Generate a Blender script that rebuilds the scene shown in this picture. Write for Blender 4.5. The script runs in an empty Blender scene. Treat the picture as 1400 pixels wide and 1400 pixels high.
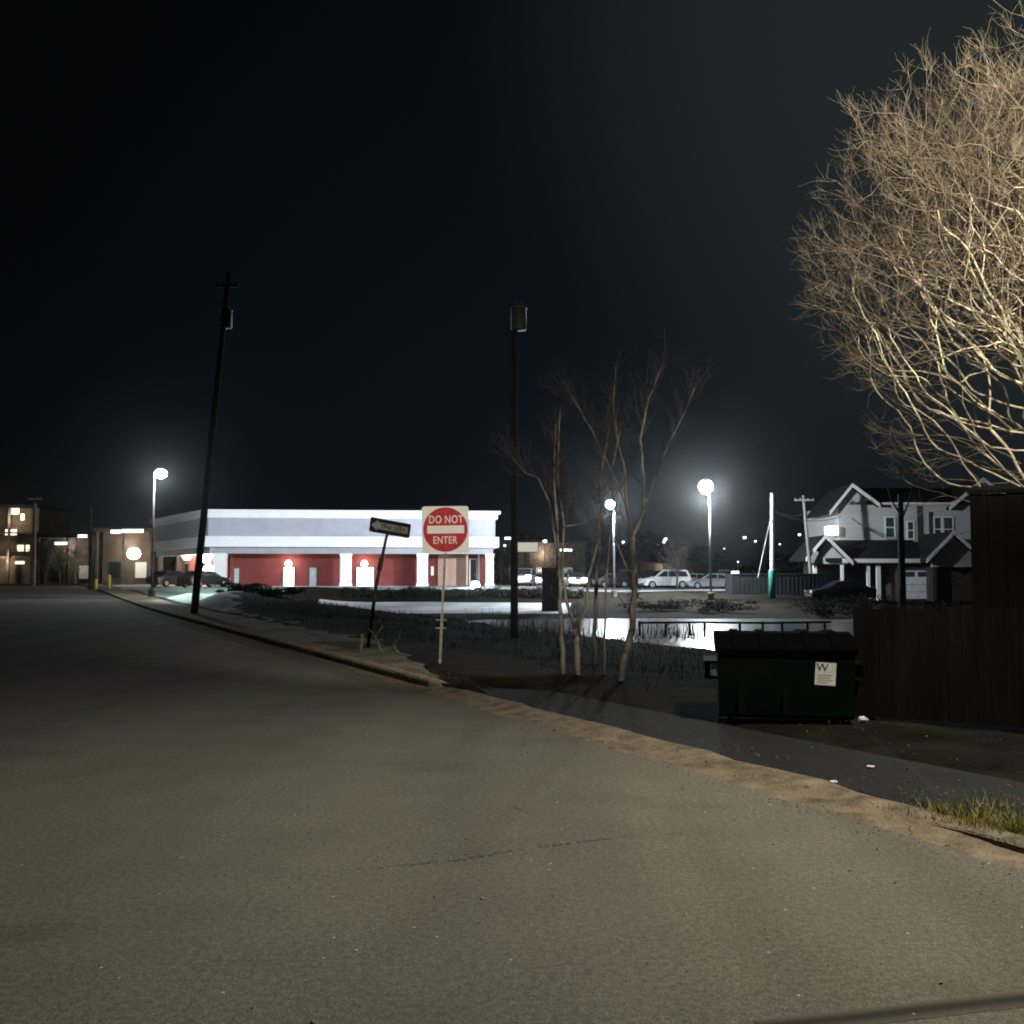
import bpy, math, random
import numpy as np
from mathutils import Vector, Matrix

random.seed(7)
S = bpy.context.scene
COL = S.collection
R = math.radians

# ------------------------------------------------------------------ camera
FPX, HZ, CH = 1435.0, 788.0, 1.6            # focal length and horizon of the photograph (1400 px)
PITCH = math.atan((HZ - 700.0) / FPX)
cam = bpy.data.cameras.new("camera")
camo = bpy.data.objects.new("camera", cam)
COL.objects.link(camo)
camo.location = (0, 0, CH)
camo.rotation_euler = (math.pi / 2 + PITCH, 0, 0)
cam.sensor_width = 36
cam.angle = 2 * math.atan(700.0 / FPX)
cam.clip_end = 2000
S.camera = camo
_f = Vector((0, math.cos(PITCH), math.sin(PITCH)))
_u = Vector((0, -math.sin(PITCH), math.cos(PITCH)))


def P(px, py, Y):
    """world point seen at photo pixel (px, py) at distance Y along the view axis"""
    d = _f + Vector(((px - 700.0) / FPX, 0, 0)) + _u * ((700.0 - py) / FPX)
    return Vector((0, 0, CH)) + d * (Y / d.y)


# ------------------------------------------------------------------ materials
MATS = {}


def mat(name, col, rough=0.85, spec=0.3, var=0.15, scale=6.0, bump=0.0, bscale=40.0, metal=0.0,
        emit=None, estr=0.0, col2=None, stretch=None, detail=6.0):
    if name in MATS:
        return MATS[name]
    m = bpy.data.materials.new(name)
    m.use_nodes = True
    nt = m.node_tree
    b = nt.nodes["Principled BSDF"]
    b.inputs["Roughness"].default_value = rough
    b.inputs["Specular IOR Level"].default_value = spec
    b.inputs["Metallic"].default_value = metal
    tc = nt.nodes.new("ShaderNodeTexCoord")
    mp = nt.nodes.new("ShaderNodeMapping")
    nt.links.new(tc.outputs["Object"], mp.inputs["Vector"])
    if stretch:
        mp.inputs["Scale"].default_value = stretch
    nz = nt.nodes.new("ShaderNodeTexNoise")
    nz.inputs["Scale"].default_value = scale
    nz.inputs["Detail"].default_value = detail
    nz.inputs["Roughness"].default_value = 0.65
    nt.links.new(mp.outputs["Vector"], nz.inputs["Vector"])
    rp = nt.nodes.new("ShaderNodeValToRGB")
    c2 = col2 or tuple(c * (1 - 2 * var) for c in col)
    rp.color_ramp.elements[0].position = 0.32
    rp.color_ramp.elements[0].color = (*c2, 1)
    rp.color_ramp.elements[1].position = 0.68
    rp.color_ramp.elements[1].color = (*[min(1, c * (1 + var)) for c in col], 1)
    nt.links.new(nz.outputs["Fac"], rp.inputs["Fac"])
    nt.links.new(rp.outputs["Color"], b.inputs["Base Color"])
    if bump:
        nb = nt.nodes.new("ShaderNodeTexNoise")
        nb.inputs["Scale"].default_value = bscale
        nb.inputs["Detail"].default_value = 5
        nt.links.new(mp.outputs["Vector"], nb.inputs["Vector"])
        bp = nt.nodes.new("ShaderNodeBump")
        bp.inputs["Strength"].default_value = bump
        bp.inputs["Distance"].default_value = 0.03
        nt.links.new(nb.outputs["Fac"], bp.inputs["Height"])
        nt.links.new(bp.outputs["Normal"], b.inputs["Normal"])
    if emit:
        b.inputs["Emission Color"].default_value = (*emit, 1)
        b.inputs["Emission Strength"].default_value = estr
    MATS[name] = m
    return m


def asphalt(name, base, sand):
    """road asphalt: aggregate grain, worn lanes, faint stains, a few bright chips"""
    m = mat(name, base, 0.93, 0.12, 0.05, 0.35)
    nt = m.node_tree
    b = nt.nodes["Principled BSDF"]
    tc = [n for n in nt.nodes if n.type == 'TEX_COORD'][0]
    old = [n for n in nt.nodes if n.type == 'VALTORGB'][0]

    def noise(scale, lo, hi, ca, cb, det=3):
        n = nt.nodes.new("ShaderNodeTexNoise")
        n.inputs["Scale"].default_value = scale
        n.inputs["Detail"].default_value = det
        nt.links.new(tc.outputs["Object"], n.inputs["Vector"])
        r = nt.nodes.new("ShaderNodeValToRGB")
        r.color_ramp.elements[0].position = lo
        r.color_ramp.elements[1].position = hi
        r.color_ramp.elements[0].color = (*ca, 1)
        r.color_ramp.elements[1].color = (*cb, 1)
        nt.links.new(n.outputs["Fac"], r.inputs["Fac"])
        return n, r

    def mix(mode, fac, a, bb):
        x = nt.nodes.new("ShaderNodeMixRGB")
        x.blend_type = mode
        x.inputs[0].default_value = fac
        nt.links.new(a, x.inputs[1])
        nt.links.new(bb, x.inputs[2])
        return x.outputs[0]

    c = old.outputs["Color"]
    _, g1 = noise(150, 0.3, 0.7, (0.55,) * 3, (1.5,) * 3, 2)
    c = mix('MULTIPLY', 0.85, c, g1.outputs[0])
    _, g2 = noise(85, 0.3, 0.72, (0.5,) * 3, (1.5,) * 3, 5)
    c = mix('MULTIPLY', 0.8, c, g2.outputs[0])
    _, g3 = noise(1.6, 0.35, 0.7, (0.93, 0.93, 0.92), (1.05, 1.05, 1.03), 5)
    c = mix('MULTIPLY', 1.0, c, g3.outputs[0])
    _, g4 = noise(0.16, 0.35, 0.65, (0.95, 0.95, 0.95), (1.05, 1.05, 1.03), 4)
    c = mix('MULTIPLY', 1.0, c, g4.outputs[0])
    _, g5 = noise(28, 0.34, 0.66, (0.8,) * 3, (1.2,) * 3, 4)
    c = mix('MULTIPLY', 1.0, c, g5.outputs[0])
    _, g6 = noise(0.75, 0.62, 0.74, (1,) * 3, (0.78, 0.77, 0.76), 4)
    c = mix('MULTIPLY', 1.0, c, g6.outputs[0])
    nl, g7 = noise(1.0, 0.38, 0.62, (0.88,) * 3, (1.1, 1.1, 1.09), 2)
    mpp = nt.nodes.new("ShaderNodeMapping")
    mpp.inputs["Rotation"].default_value = (0, 0, -0.431)
    mpp.inputs["Scale"].default_value = (0.8, 0.035, 1)
    nt.links.new(tc.outputs["Object"], mpp.inputs["Vector"])
    nt.links.new(mpp.outputs["Vector"], nl.inputs["Vector"])
    c = mix('MULTIPLY', 1.0, c, g7.outputs[0])
    # pale chips and small dark pits
    for sc_, thr, colr in ((9.0, 0.035, sand), (6.5, 0.03, (0.015, 0.014, 0.012))):
        v = nt.nodes.new("ShaderNodeTexVoronoi")
        v.inputs["Scale"].default_value = sc_
        nt.links.new(tc.outputs["Object"], v.inputs["Vector"])
        r = nt.nodes.new("ShaderNodeValToRGB")
        r.color_ramp.elements[0].position = thr
        r.color_ramp.elements[1].position = thr + 0.03
        r.color_ramp.elements[0].color = (1, 1, 1, 1)
        r.color_ramp.elements[1].color = (0, 0, 0, 1)
        nt.links.new(v.outputs["Distance"], r.inputs["Fac"])
        # only some of the cells carry one
        sx = nt.nodes.new("ShaderNodeSeparateColor")
        nt.links.new(v.outputs["Color"], sx.inputs[0])
        gt = nt.nodes.new("ShaderNodeMath")
        gt.operation = 'GREATER_THAN'
        gt.inputs[1].default_value = 0.82
        nt.links.new(sx.outputs[0], gt.inputs[0])
        mu = nt.nodes.new("ShaderNodeMath")
        mu.operation = 'MULTIPLY'
        nt.links.new(r.outputs[0], mu.inputs[0])
        nt.links.new(gt.outputs[0], mu.inputs[1])
        x = nt.nodes.new("ShaderNodeMixRGB")
        nt.links.new(mu.outputs[0], x.inputs[0])
        nt.links.new(c, x.inputs[1])
        x.inputs[2].default_value = (*colr, 1)
        c = x.outputs[0]
    nt.links.new(c, b.inputs["Base Color"])
    nb = nt.nodes.new("ShaderNodeTexNoise")
    nb.inputs["Scale"].default_value = 170
    nb.inputs["Detail"].default_value = 4
    nt.links.new(tc.outputs["Object"], nb.inputs["Vector"])
    bp = nt.nodes.new("ShaderNodeBump")
    bp.inputs["Strength"].default_value = 0.55
    bp.inputs["Distance"].default_value = 0.012
    nt.links.new(nb.outputs["Fac"], bp.inputs["Height"])
    nt.links.new(bp.outputs["Normal"], b.inputs["Normal"])
    return m


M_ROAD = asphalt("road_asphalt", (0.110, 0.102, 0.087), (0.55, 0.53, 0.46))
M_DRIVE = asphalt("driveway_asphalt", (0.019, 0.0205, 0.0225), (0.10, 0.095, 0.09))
M_TAR = mat("crack_tar", (0.036, 0.033, 0.024), 0.9, 0.1)
M_SHADOWSOFT = mat('painted_shadow', (0.068, 0.063, 0.052), 0.93, 0.1)  # soft edge tone for the shadow line painted on the road
M_SAND = mat("sandy_concrete", (0.175, 0.143, 0.101), 0.95, 0.1, 0.3, 3.4, 1.0, 45, col2=(0.075, 0.062, 0.045))
M_KERB = mat("old_concrete", (0.25, 0.21, 0.15), 0.92, 0.15, 0.3, 3.5, 0.7, 45, col2=(0.12, 0.10, 0.075))
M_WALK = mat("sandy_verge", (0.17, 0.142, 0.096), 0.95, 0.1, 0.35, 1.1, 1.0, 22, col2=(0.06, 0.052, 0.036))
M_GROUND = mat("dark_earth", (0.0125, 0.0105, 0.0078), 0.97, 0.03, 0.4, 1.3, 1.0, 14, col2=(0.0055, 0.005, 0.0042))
M_LOT = mat("lot_asphalt", (0.20, 0.21, 0.22), 0.85, 0.25, 0.2, 0.4, 0.3, 60)
M_LANE = mat("lane_concrete", (0.42, 0.43, 0.46), 0.85, 0.25, 0.2, 0.35, 0.3, 40)
M_LAWN = mat("lawn_grass", (0.20, 0.27, 0.22), 0.95, 0.1, 0.35, 1.2, 1.0, 12, col2=(0.09, 0.14, 0.115))
M_GRASSBLADE = mat("grass_blade", (0.27, 0.25, 0.075), 0.8, 0.2, 0.3, 3)
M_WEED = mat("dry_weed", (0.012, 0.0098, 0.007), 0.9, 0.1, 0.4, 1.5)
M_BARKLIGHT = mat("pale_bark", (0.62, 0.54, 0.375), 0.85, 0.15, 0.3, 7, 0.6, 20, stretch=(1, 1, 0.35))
M_TWIG = mat("twig_bark", (0.17, 0.138, 0.098), 0.9, 0.1, 0.25, 9)
M_BARKGREY = mat("grey_bark", (0.17, 0.155, 0.13), 0.88, 0.12, 0.45, 5, 0.7, 25, col2=(0.035, 0.032, 0.027), stretch=(1, 1, 0.4))
M_TWIGDARK = mat("sapling_twig", (0.055, 0.046, 0.04), 0.9, 0.1, 0.2, 9)
M_BARKDARK = mat("dark_bark", (0.030, 0.027, 0.023), 0.95, 0.08, 0.3, 6, 0.7, 25)
M_POLEWOOD = mat("creosote_wood", (0.014, 0.012, 0.011), 0.9, 0.15, 0.3, 5, 0.5, 30, stretch=(1, 1, 0.1))
M_POLEPALE = mat("pale_pole_wood", (0.62, 0.62, 0.58), 0.8, 0.2, 0.12, 4, 0.3, 30, stretch=(1, 1, 0.1))
M_POLEBROWN = mat("grey_pole_wood", (0.22, 0.19, 0.18), 0.85, 0.2, 0.2, 4, 0.3, 30, stretch=(1, 1, 0.1))
M_TEAL = mat("teal_sleeve", (0.05, 0.24, 0.21), 0.6, 0.4, 0.2, 3)
M_CAN = mat("transformer_paint", (0.045, 0.046, 0.045), 0.5, 0.4, 0.1, 4)
M_GALV = mat("galvanised_steel", (0.34, 0.33, 0.30), 0.55, 0.5, 0.25, 9, 0.2, 60, metal=0.35)
M_RUST = mat("rusty_steel", (0.05, 0.04, 0.034), 0.85, 0.2, 0.35, 8)
M_POLEMETAL = mat("lamp_pole_metal", (0.17, 0.18, 0.19), 0.5, 0.5, 0.1, 5, metal=0.3)
M_POLEDIM = mat("dark_lamp_pole", (0.05, 0.052, 0.055), 0.6, 0.3, 0.1, 5)
M_HEAD = mat("lamp_housing", (0.30, 0.30, 0.30), 0.6, 0.4)
M_SIGNWHITE = mat("sign_white", (0.85, 0.83, 0.79), 0.55, 0.35, 0.06, 5)
M_SIGNRED = mat("sign_red", (0.50, 0.018, 0.035), 0.5, 0.35, 0.12, 4)
M_SIGNBLACK = mat("sign_black", (0.008, 0.008, 0.008), 0.7, 0.2, 0.1, 5)
M_SIGNGREY = mat("sign_faded_white", (0.26, 0.25, 0.24), 0.75, 0.2, 0.35, 6, col2=(0.12, 0.115, 0.11))
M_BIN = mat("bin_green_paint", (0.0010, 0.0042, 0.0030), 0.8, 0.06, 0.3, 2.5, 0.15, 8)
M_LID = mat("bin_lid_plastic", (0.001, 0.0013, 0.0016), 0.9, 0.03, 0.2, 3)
M_STICKER = mat("sticker_paper", (0.62, 0.61, 0.55), 0.7, 0.2, 0.1, 8)
M_INK = mat("sticker_ink", (0.03, 0.035, 0.03), 0.8, 0.2)
M_INKPALE = mat("sticker_small_print", (0.35, 0.35, 0.31), 0.8, 0.2)
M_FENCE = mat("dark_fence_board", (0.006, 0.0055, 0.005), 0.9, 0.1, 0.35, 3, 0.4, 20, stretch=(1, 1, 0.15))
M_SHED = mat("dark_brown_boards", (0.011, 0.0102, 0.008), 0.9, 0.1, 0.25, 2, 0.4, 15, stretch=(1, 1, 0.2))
M_SHEDROOF = mat("shed_roof_felt", (0.014, 0.014, 0.014), 0.95, 0.05)
M_WHITE = mat("white_paint", (0.80, 0.81, 0.83), 0.7, 0.25, 0.04, 1.0)
M_LAV = mat("pale_grey_stucco", (0.40, 0.40, 0.47), 0.85, 0.15, 0.06, 0.8, 0.2, 20)
M_SOFFIT = mat("soffit_grey", (0.34, 0.34, 0.38), 0.85, 0.15, 0.08, 1.0)
M_REDWALL = mat("red_wall", (0.165, 0.036, 0.034), 0.8, 0.2, 0.12, 0.7, 0.25, 12)
M_TANWALL = mat("tan_wall", (0.42, 0.27, 0.21), 0.8, 0.2, 0.1, 0.8)
M_FLATROOF = mat("flat_roof", (0.06, 0.06, 0.06), 0.95, 0.1)
M_DOORGREY = mat("door_grey", (0.36, 0.43, 0.43), 0.5, 0.4, 0.1, 2)
M_GLASSDARK = mat("dark_glass", (0.02, 0.025, 0.03), 0.12, 0.6, 0.1, 1)
M_GLASSBLUE = mat("blue_glass", (0.03, 0.06, 0.08), 0.12, 0.6, 0.1, 1)
M_FRAMEDARK = mat("dark_frame", (0.05, 0.05, 0.05), 0.5, 0.4)
M_SIDING = mat("house_siding", (0.43, 0.43, 0.435), 0.8, 0.2, 0.07, 1.2, stretch=(0.2, 0.2, 5))
M_SHINGLE = mat("roof_shingle", (0.022, 0.022, 0.024), 0.95, 0.08, 0.3, 3, 0.4, 12)
M_TRIM = mat("house_trim", (0.66, 0.66, 0.64), 0.7, 0.2, 0.06, 2)
M_GARAGE = mat("garage_door_white", (0.66, 0.67, 0.72), 0.6, 0.3, 0.08, 2)
M_BRICKDARK = mat("dark_brick", (0.06, 0.05, 0.045), 0.9, 0.1, 0.3, 4)
M_TYRE = mat("tyre_rubber", (0.012, 0.012, 0.012), 0.9, 0.2)
M_RIM = mat("wheel_rim", (0.35, 0.35, 0.36), 0.4, 0.5, metal=0.5)
M_LAMPRED = mat("tail_lamp", (0.25, 0.01, 0.01), 0.3, 0.5)
M_LAMPCLEAR = mat("head_lamp", (0.6, 0.6, 0.62), 0.2, 0.6)
M_YELLOW = mat("yellow_paint", (0.62, 0.46, 0.04), 0.6, 0.3, 0.1, 4)
M_BEIGE = mat("beige_stucco", (0.12, 0.09, 0.072), 0.9, 0.1, 0.2, 0.6)
M_STONE = mat("old_stone", (0.11, 0.09, 0.075), 0.95, 0.1, 0.35, 2.0)
M_CABINET = mat("cabinet_dark", (0.012, 0.016, 0.016), 0.7, 0.2, 0.2, 2)
M_CONTAINER = mat("container_green", (0.003, 0.0065, 0.008), 0.7, 0.25, 0.25, 1.0, 0.3, 6)
M_PAPER = mat("white_litter", (0.62, 0.62, 0.60), 0.7, 0.2, 0.15, 12)
M_HEDGE = mat("dark_leaves", (0.018, 0.022, 0.016), 0.9, 0.1, 0.4, 4)
M_LEAF = mat("fallen_leaf", (0.11, 0.075, 0.04), 0.9, 0.1, 0.5, 9)


def glow(name, col, s):
    return mat(name, (0.8, 0.8, 0.8), 0.5, 0.2, 0, emit=col, estr=s)


E_COOL = glow("lit_lens_cool", (0.86, 0.95, 1.0), 60)
E_WARM = glow("lit_lens_warm", (1.0, 0.86, 0.66), 25)
E_DOOR = glow("lit_doorway", (1.0, 0.97, 0.88), 3.0)
E_STRIP = glow("lit_strip", (0.92, 0.97, 1.0), 3.0)
E_WINDOW = glow("lit_window", (1.0, 0.87, 0.62), 1.6)
E_SIGNY = glow("lit_sign_face", (1.0, 0.93, 0.72), 2.2)
E_DIMWIN = glow("dim_window", (0.85, 0.85, 0.75), 0.05)
E_FAR = glow("far_lamp_lens", (1.0, 0.93, 0.82), 9)

# water of the pond: wind ruffled, silty
M_WATER = bpy.data.materials.new("pond_water")
M_WATER.use_nodes = True
_nt = M_WATER.node_tree
_b = _nt.nodes["Principled BSDF"]
_b.inputs["Base Color"].default_value = (0.10, 0.115, 0.14, 1)
_b.inputs["Roughness"].default_value = 0.26
_b.inputs["IOR"].default_value = 1.33
_b.inputs["Specular IOR Level"].default_value = 0.5
_tc = _nt.nodes.new("ShaderNodeTexCoord")
_nz = _nt.nodes.new("ShaderNodeTexNoise")
_nz.inputs["Scale"].default_value = 2.2
_nz.inputs["Detail"].default_value = 4
_nt.links.new(_tc.outputs["Object"], _nz.inputs["Vector"])
_bp = _nt.nodes.new("ShaderNodeBump")
_bp.inputs["Strength"].default_value = 0.25
_bp.inputs["Distance"].default_value = 0.08
_nt.links.new(_nz.outputs["Fac"], _bp.inputs["Height"])
_nt.links.new(_bp.outputs["Normal"], _b.inputs["Normal"])


# ------------------------------------------------------------------ mesh helpers
class MB:
    def __init__(s):
        s.v, s.f, s.m, s.mats, s.smooth = [], [], [], [], []
        s.cur = 0
        s.sm = False

    def use(s, material):
        if material not in s.mats:
            s.mats.append(material)
        s.cur = s.mats.index(material)
        return s

    def face(s, idx):
        s.f.append(tuple(idx))
        s.m.append(s.cur)
        s.smooth.append(s.sm)

    def box(s, x0, x1, y0, y1, z0, z1, M=None, bev=0.0):
        """box with chamfered vertical and top edges when bev > 0"""
        n = len(s.v)
        if bev <= 0:
            pts = [(x0, y0, z0), (x1, y0, z0), (x1, y1, z0), (x0, y1, z0),
                   (x0, y0, z1), (x1, y0, z1), (x1, y1, z1), (x0, y1, z1)]
            fs = [(0, 3, 2, 1), (4, 5, 6, 7), (0, 1, 5, 4), (1, 2, 6, 5), (2, 3, 7, 6), (3, 0, 4, 7)]
        else:
            b = bev

            def ring(z, i):
                return [(x0 + b + i, y0 + i, z), (x1 - b - i, y0 + i, z), (x1 - i, y0 + b + i, z), (x1 - i, y1 - b - i, z),
                        (x1 - b - i, y1 - i, z), (x0 + b + i, y1 - i, z), (x0 + i, y1 - b - i, z), (x0 + i, y0 + b + i, z)]
            pts = ring(z0, 0) + ring(z1 - b, 0) + ring(z1, b * 0.6)
            fs = [tuple(range(7, -1, -1)), tuple(range(16, 24))]
            for k in (0, 8):
                for i in range(8):
                    j = (i + 1) % 8
                    fs.append((k + i, k + j, k + 8 + j, k + 8 + i))
        for p in pts:
            p = Vector(p)
            s.v.append(tuple(M @ p if M else p))
        for f in fs:
            s.face([n + i for i in f])
        return s

    def prism(s, poly, a, b, axis='y', M=None):
        """polygon given in two coordinates, extruded between a and b along the third"""
        n = len(s.v)
        k = len(poly)
        for e in (a, b):
            for (p, q) in poly:
                w = {'y': (p, e, q), 'z': (p, q, e), 'x': (e, p, q)}[axis]
                w = Vector(w)
                s.v.append(tuple(M @ w if M else w))
        s.face([n + i for i in range(k)])
        s.face([n + k + i for i in reversed(range(k))])
        for i in range(k):
            j = (i + 1) % k
            s.face([n + i, n + k + i, n + k + j, n + j])
        return s

    def tube(s, pts, radii, sides=8, caps=True):
        pts = [Vector(p) for p in pts]
        if not hasattr(radii, '__len__'):
            radii = [radii] * len(pts)
        n0 = len(s.v)
        t = (pts[1] - pts[0]).normalized()
        a = t.orthogonal().normalized()
        for i, p in enumerate(pts):
            if i < len(pts) - 1 and i > 0:
                t2 = (pts[i + 1] - pts[i - 1]).normalized()
            elif i == len(pts) - 1:
                t2 = (pts[i] - pts[i - 1]).normalized()
            else:
                t2 = t
            a = (a - t2 * a.dot(t2))
            a = a.normalized() if a.length > 1e-6 else t2.orthogonal().normalized()
            b = t2.cross(a)
            for k in range(sides):
                th = 2 * math.pi * k / sides
                s.v.append(tuple(p + (a * math.cos(th) + b * math.sin(th)) * radii[i]))
        for i in range(len(pts) - 1):
            for k in range(sides):
                k2 = (k + 1) % sides
                s.face([n0 + i * sides + k, n0 + i * sides + k2, n0 + (i + 1) * sides + k2, n0 + (i + 1) * sides + k])
        if caps:
            s.face([n0 + k for k in reversed(range(sides))])
            e = n0 + (len(pts) - 1) * sides
            s.face([e + k for k in range(sides)])
        return s

    def lathe(s, prof, c=(0, 0, 0), sides=14, M=None):
        n = len(s.v)
        for (r, z) in prof:
            for k in range(sides):
                th = 2 * math.pi * k / sides
                p = Vector((c[0] + r * math.cos(th), c[1] + r * math.sin(th), c[2] + z))
                s.v.append(tuple(M @ p if M else p))
        for i in range(len(prof) - 1):
            for k in range(sides):
                k2 = (k + 1) % sides
                s.face([n + i * sides + k, n + i * sides + k2, n + (i + 1) * sides + k2, n + (i + 1) * sides + k])
        s.face([n + k for k in reversed(range(sides))])
        e = n + (len(prof) - 1) * sides
        s.face([e + k for k in range(sides)])
        return s

    def quad(s, a, b, c, d):
        n = len(s.v)
        s.v += [tuple(a), tuple(b), tuple(c), tuple(d)]
        s.face((n, n + 1, n + 2, n + 3))
        return s

    def build(s, name, material, parent=None, smooth=False):
        me = bpy.data.meshes.new(name)
        me.from_pydata(s.v, [], s.f)
        for mm in (s.mats or [material]):
            me.materials.append(mm)
        if s.mats:
            me.polygons.foreach_set("material_index", s.m)
        if smooth:
            me.polygons.foreach_set("use_smooth", [True] * len(me.polygons))
        elif any(s.smooth):
            me.polygons.foreach_set("use_smooth", s.smooth)
        me.update()
        o = bpy.data.objects.new(name, me)
        COL.objects.link(o)
        if parent:
            o.parent = parent
        return o


def tag(o, label=None, cat=None, group=None, kind=None):
    if label:
        o["label"] = label
    if cat:
        o["category"] = cat
    if group:
        o["group"] = group
    if kind:
        o["kind"] = kind
    return o


def thing(name, label, cat, loc=(0, 0, 0), rz=0.0, group=None):
    o = bpy.data.objects.new(name, None)
    o.empty_display_size = 0.3
    COL.objects.link(o)
    o.location = loc
    o.rotation_euler = (0, 0, rz)
    return tag(o, label, cat, group)


def copy_tree(o, parent=None):
    c = o.copy()
    COL.objects.link(c)
    if parent:
        c.parent = parent
    for ch in list(o.children):
        copy_tree(ch, c)
    return c


def text_mesh(body, size, name, material, parent, M, thick=0.002, spacing=1.0, sx=1.0):
    cu = bpy.data.curves.new(name, 'FONT')
    cu.body = body
    cu.size = size
    cu.align_x = 'CENTER'
    cu.align_y = 'CENTER'
    cu.extrude = thick
    cu.space_character = spacing
    cu.offset = size * 0.008
    tmp = bpy.data.objects.new(name + "_text", cu)
    COL.objects.link(tmp)
    bpy.context.view_layer.update()
    dg = bpy.context.evaluated_depsgraph_get()
    me = bpy.data.meshes.new_from_object(tmp.evaluated_get(dg))
    bpy.data.objects.remove(tmp)
    me.transform(M @ Matrix.Diagonal((sx, 1, 1, 1)))
    me.materials.clear()
    me.materials.append(material)
    o = bpy.data.objects.new(name, me)
    COL.objects.link(o)
    o.parent = parent
    return o


def lamp(loc, power, col, radius=0.25, parent=None, spot=None, aim=None, blend=1.0):
    L = bpy.data.lights.new("lamp_light", 'SPOT' if spot else 'POINT')
    L.energy = power
    L.color = col
    L.shadow_soft_size = radius
    if spot:
        L.spot_size = R(spot)
        L.spot_blend = blend
    o = bpy.data.objects.new("lamp_light", L)
    COL.objects.link(o)
    o.location = loc
    if aim is not None:
        o.rotation_euler = (Vector(aim) - Vector(loc)).to_track_quat('-Z', 'Y').to_euler()
    if parent:
        o.parent = parent
    return o


# ------------------------------------------------------------------ the lie of the land
DX, DY = -0.418, 0.908                       # direction of the road
NX, NY = 0.908, 0.418                        # to its right
TK = 5.1                                     # kerb line


def st(s, t):
    """point from distance along the road and distance right of the kerb line"""
    return (NX * (t + TK) + DX * s, NY * (t + TK) + DY * s)


def to_st(x, y):
    return (DX * x + DY * y, NX * x + NY * y - TK)


def sstep(a, b, v):
    q = np.clip((v - a) / (b - a), 0, 1)
    return q * q * (3 - 2 * q)


def hroad(s):
    return 0.62 * sstep(45, 115, np.asarray(s, float))


CT = []
for s_ in (-14, -4, 4, 12, 20, 28, 36, 46, 58, 72, 88, 105, 125):
    z = float(hroad(s_))
    for t_ in (0.3, 2.4):
        CT.append((*st(s_, t_), z + 0.11 - (0.05 if 4 < s_ < 14 else 0)))
for y_, z_ in ((35, .20), (44, .52), (55, .86)):       # crest of the rough bank
    x_ = (10.1 - .418 * y_) / .908
    CT.append((x_, y_, z_))
CT += [(-17.6, 63, .50), (-16, 50, .38), (-21, 60, .52), (-26, 80, .68), (-22, 84, .68), (-14, 84, .66), (-40, 92, .70)]
for s_ in (8, 14, 20):                                  # rough bank falling to the pond
    CT.append((*st(s_, 6), -.10))
    CT.append((*st(s_, 10), -.40))
for s_ in (22, 27, 32, 37, 42):
    CT.append((*st(s_, 15.6), -.84))
    CT.append((*st(s_, 17.2), -1.05))
for s_ in (26, 32, 38):
    CT.append((*st(s_, 9.5), -.42))
    CT.append((*st(s_, 13.5), -.70))
CT += [(*st(44, 13), -.55), (*st(50, 16), -.80), (-8, 55, -.30), (-5, 57, -.75)]
for x_, y_ in ((2, 50), (6, 46), (10, 50), (14, 54), (4, 56), (18, 50)):
    CT.append((x_, y_, -1.4))
for x_ in (-2, 4, 10, 16, 21):
    CT.append((x_, 63.5, -.82))
for x_ in (-13, -8, -3, 2, 6):
    CT.append((x_, 66, -.72))
    CT.append((x_, 79, -.34))
    CT.append((x_, 84, .40))
for x_ in (-24, -16, -8, 0):
    CT.append((x_, 90, .68))
    CT.append((x_, 110, .68))
for x_ in (9, 14, 19):
    CT.append((x_, 70, -.35))
    CT.append((x_, 77, .30))
for x_ in (6, 14, 22):
    for y_ in (88, 110, 135):
        CT.append((x_, y_, .46))
for x_ in (26, 34, 44):
    CT.append((x_, 76, -.25))
    CT.append((x_, 88, -.25))
CT += [(6, 10, .02), (10, 8, .02), (14, 14, .0), (9, 16, -.1), (12, 24, -.4), (20, 30, -.4), (22, 44, -.8), (30, 50, -.5), (26, 62, -.5)]
CT = np.array(CT)


def _tps(r2):
    return np.where(r2 > 1e-9, r2 * np.log(np.maximum(r2, 1e-9)), 0)


_c = CT[:, :2] / 40.0
_n = len(_c)
_K = _tps(((_c[:, None] - _c[None]) ** 2).sum(-1)) + np.eye(_n) * 2e-3
_Pm = np.hstack([np.ones((_n, 1)), _c])
_A = np.block([[_K, _Pm], [_Pm.T, np.zeros((3, 3))]])
_sol = np.linalg.solve(_A, np.concatenate([CT[:, 2], np.zeros(3)]))


def H(x, y):
    x = np.asarray(x, float)
    y = np.asarray(y, float)
    sh = x.shape
    q = np.stack([x.ravel(), y.ravel()], 1) / 40.0
    z = _tps(((q[:, None] - _c[None]) ** 2).sum(-1)) @ _sol[:_n] + _sol[_n] + q @ _sol[_n + 1:]
    z = z.reshape(sh)
    z = np.clip(z, -1.8, 1.2)
    far = np.maximum(sstep(125, 165, y), np.maximum(sstep(38, 70, x - 0.12 * y), sstep(20, 40, -x - 0.46 * y)))
    far = np.maximum(far, sstep(5, 30, -y))
    z = z * (1 - far) + 0.5 * far
    s, t = to_st(x, y)
    hr = hroad(s)
    # next to the road the ground follows the road
    w = 1 - sstep(2.0, 4.0, t)
    zz = hr + np.where(t < 0.55, -0.06, np.where(s < 5.8, 0.03, 0.11))
    low = (s > 5.5) & (s < 14.0)             # driveway dip, no kerb upstand
    zz = np.where(low & (t >= -0.2), hr + 0.0 + 0.015 * np.clip(t, 0, 3), zz)
    z = z * (1 - w) + zz * w
    return z


def h1(x, y):
    return float(H(np.array([x]), np.array([y]))[0])


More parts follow.
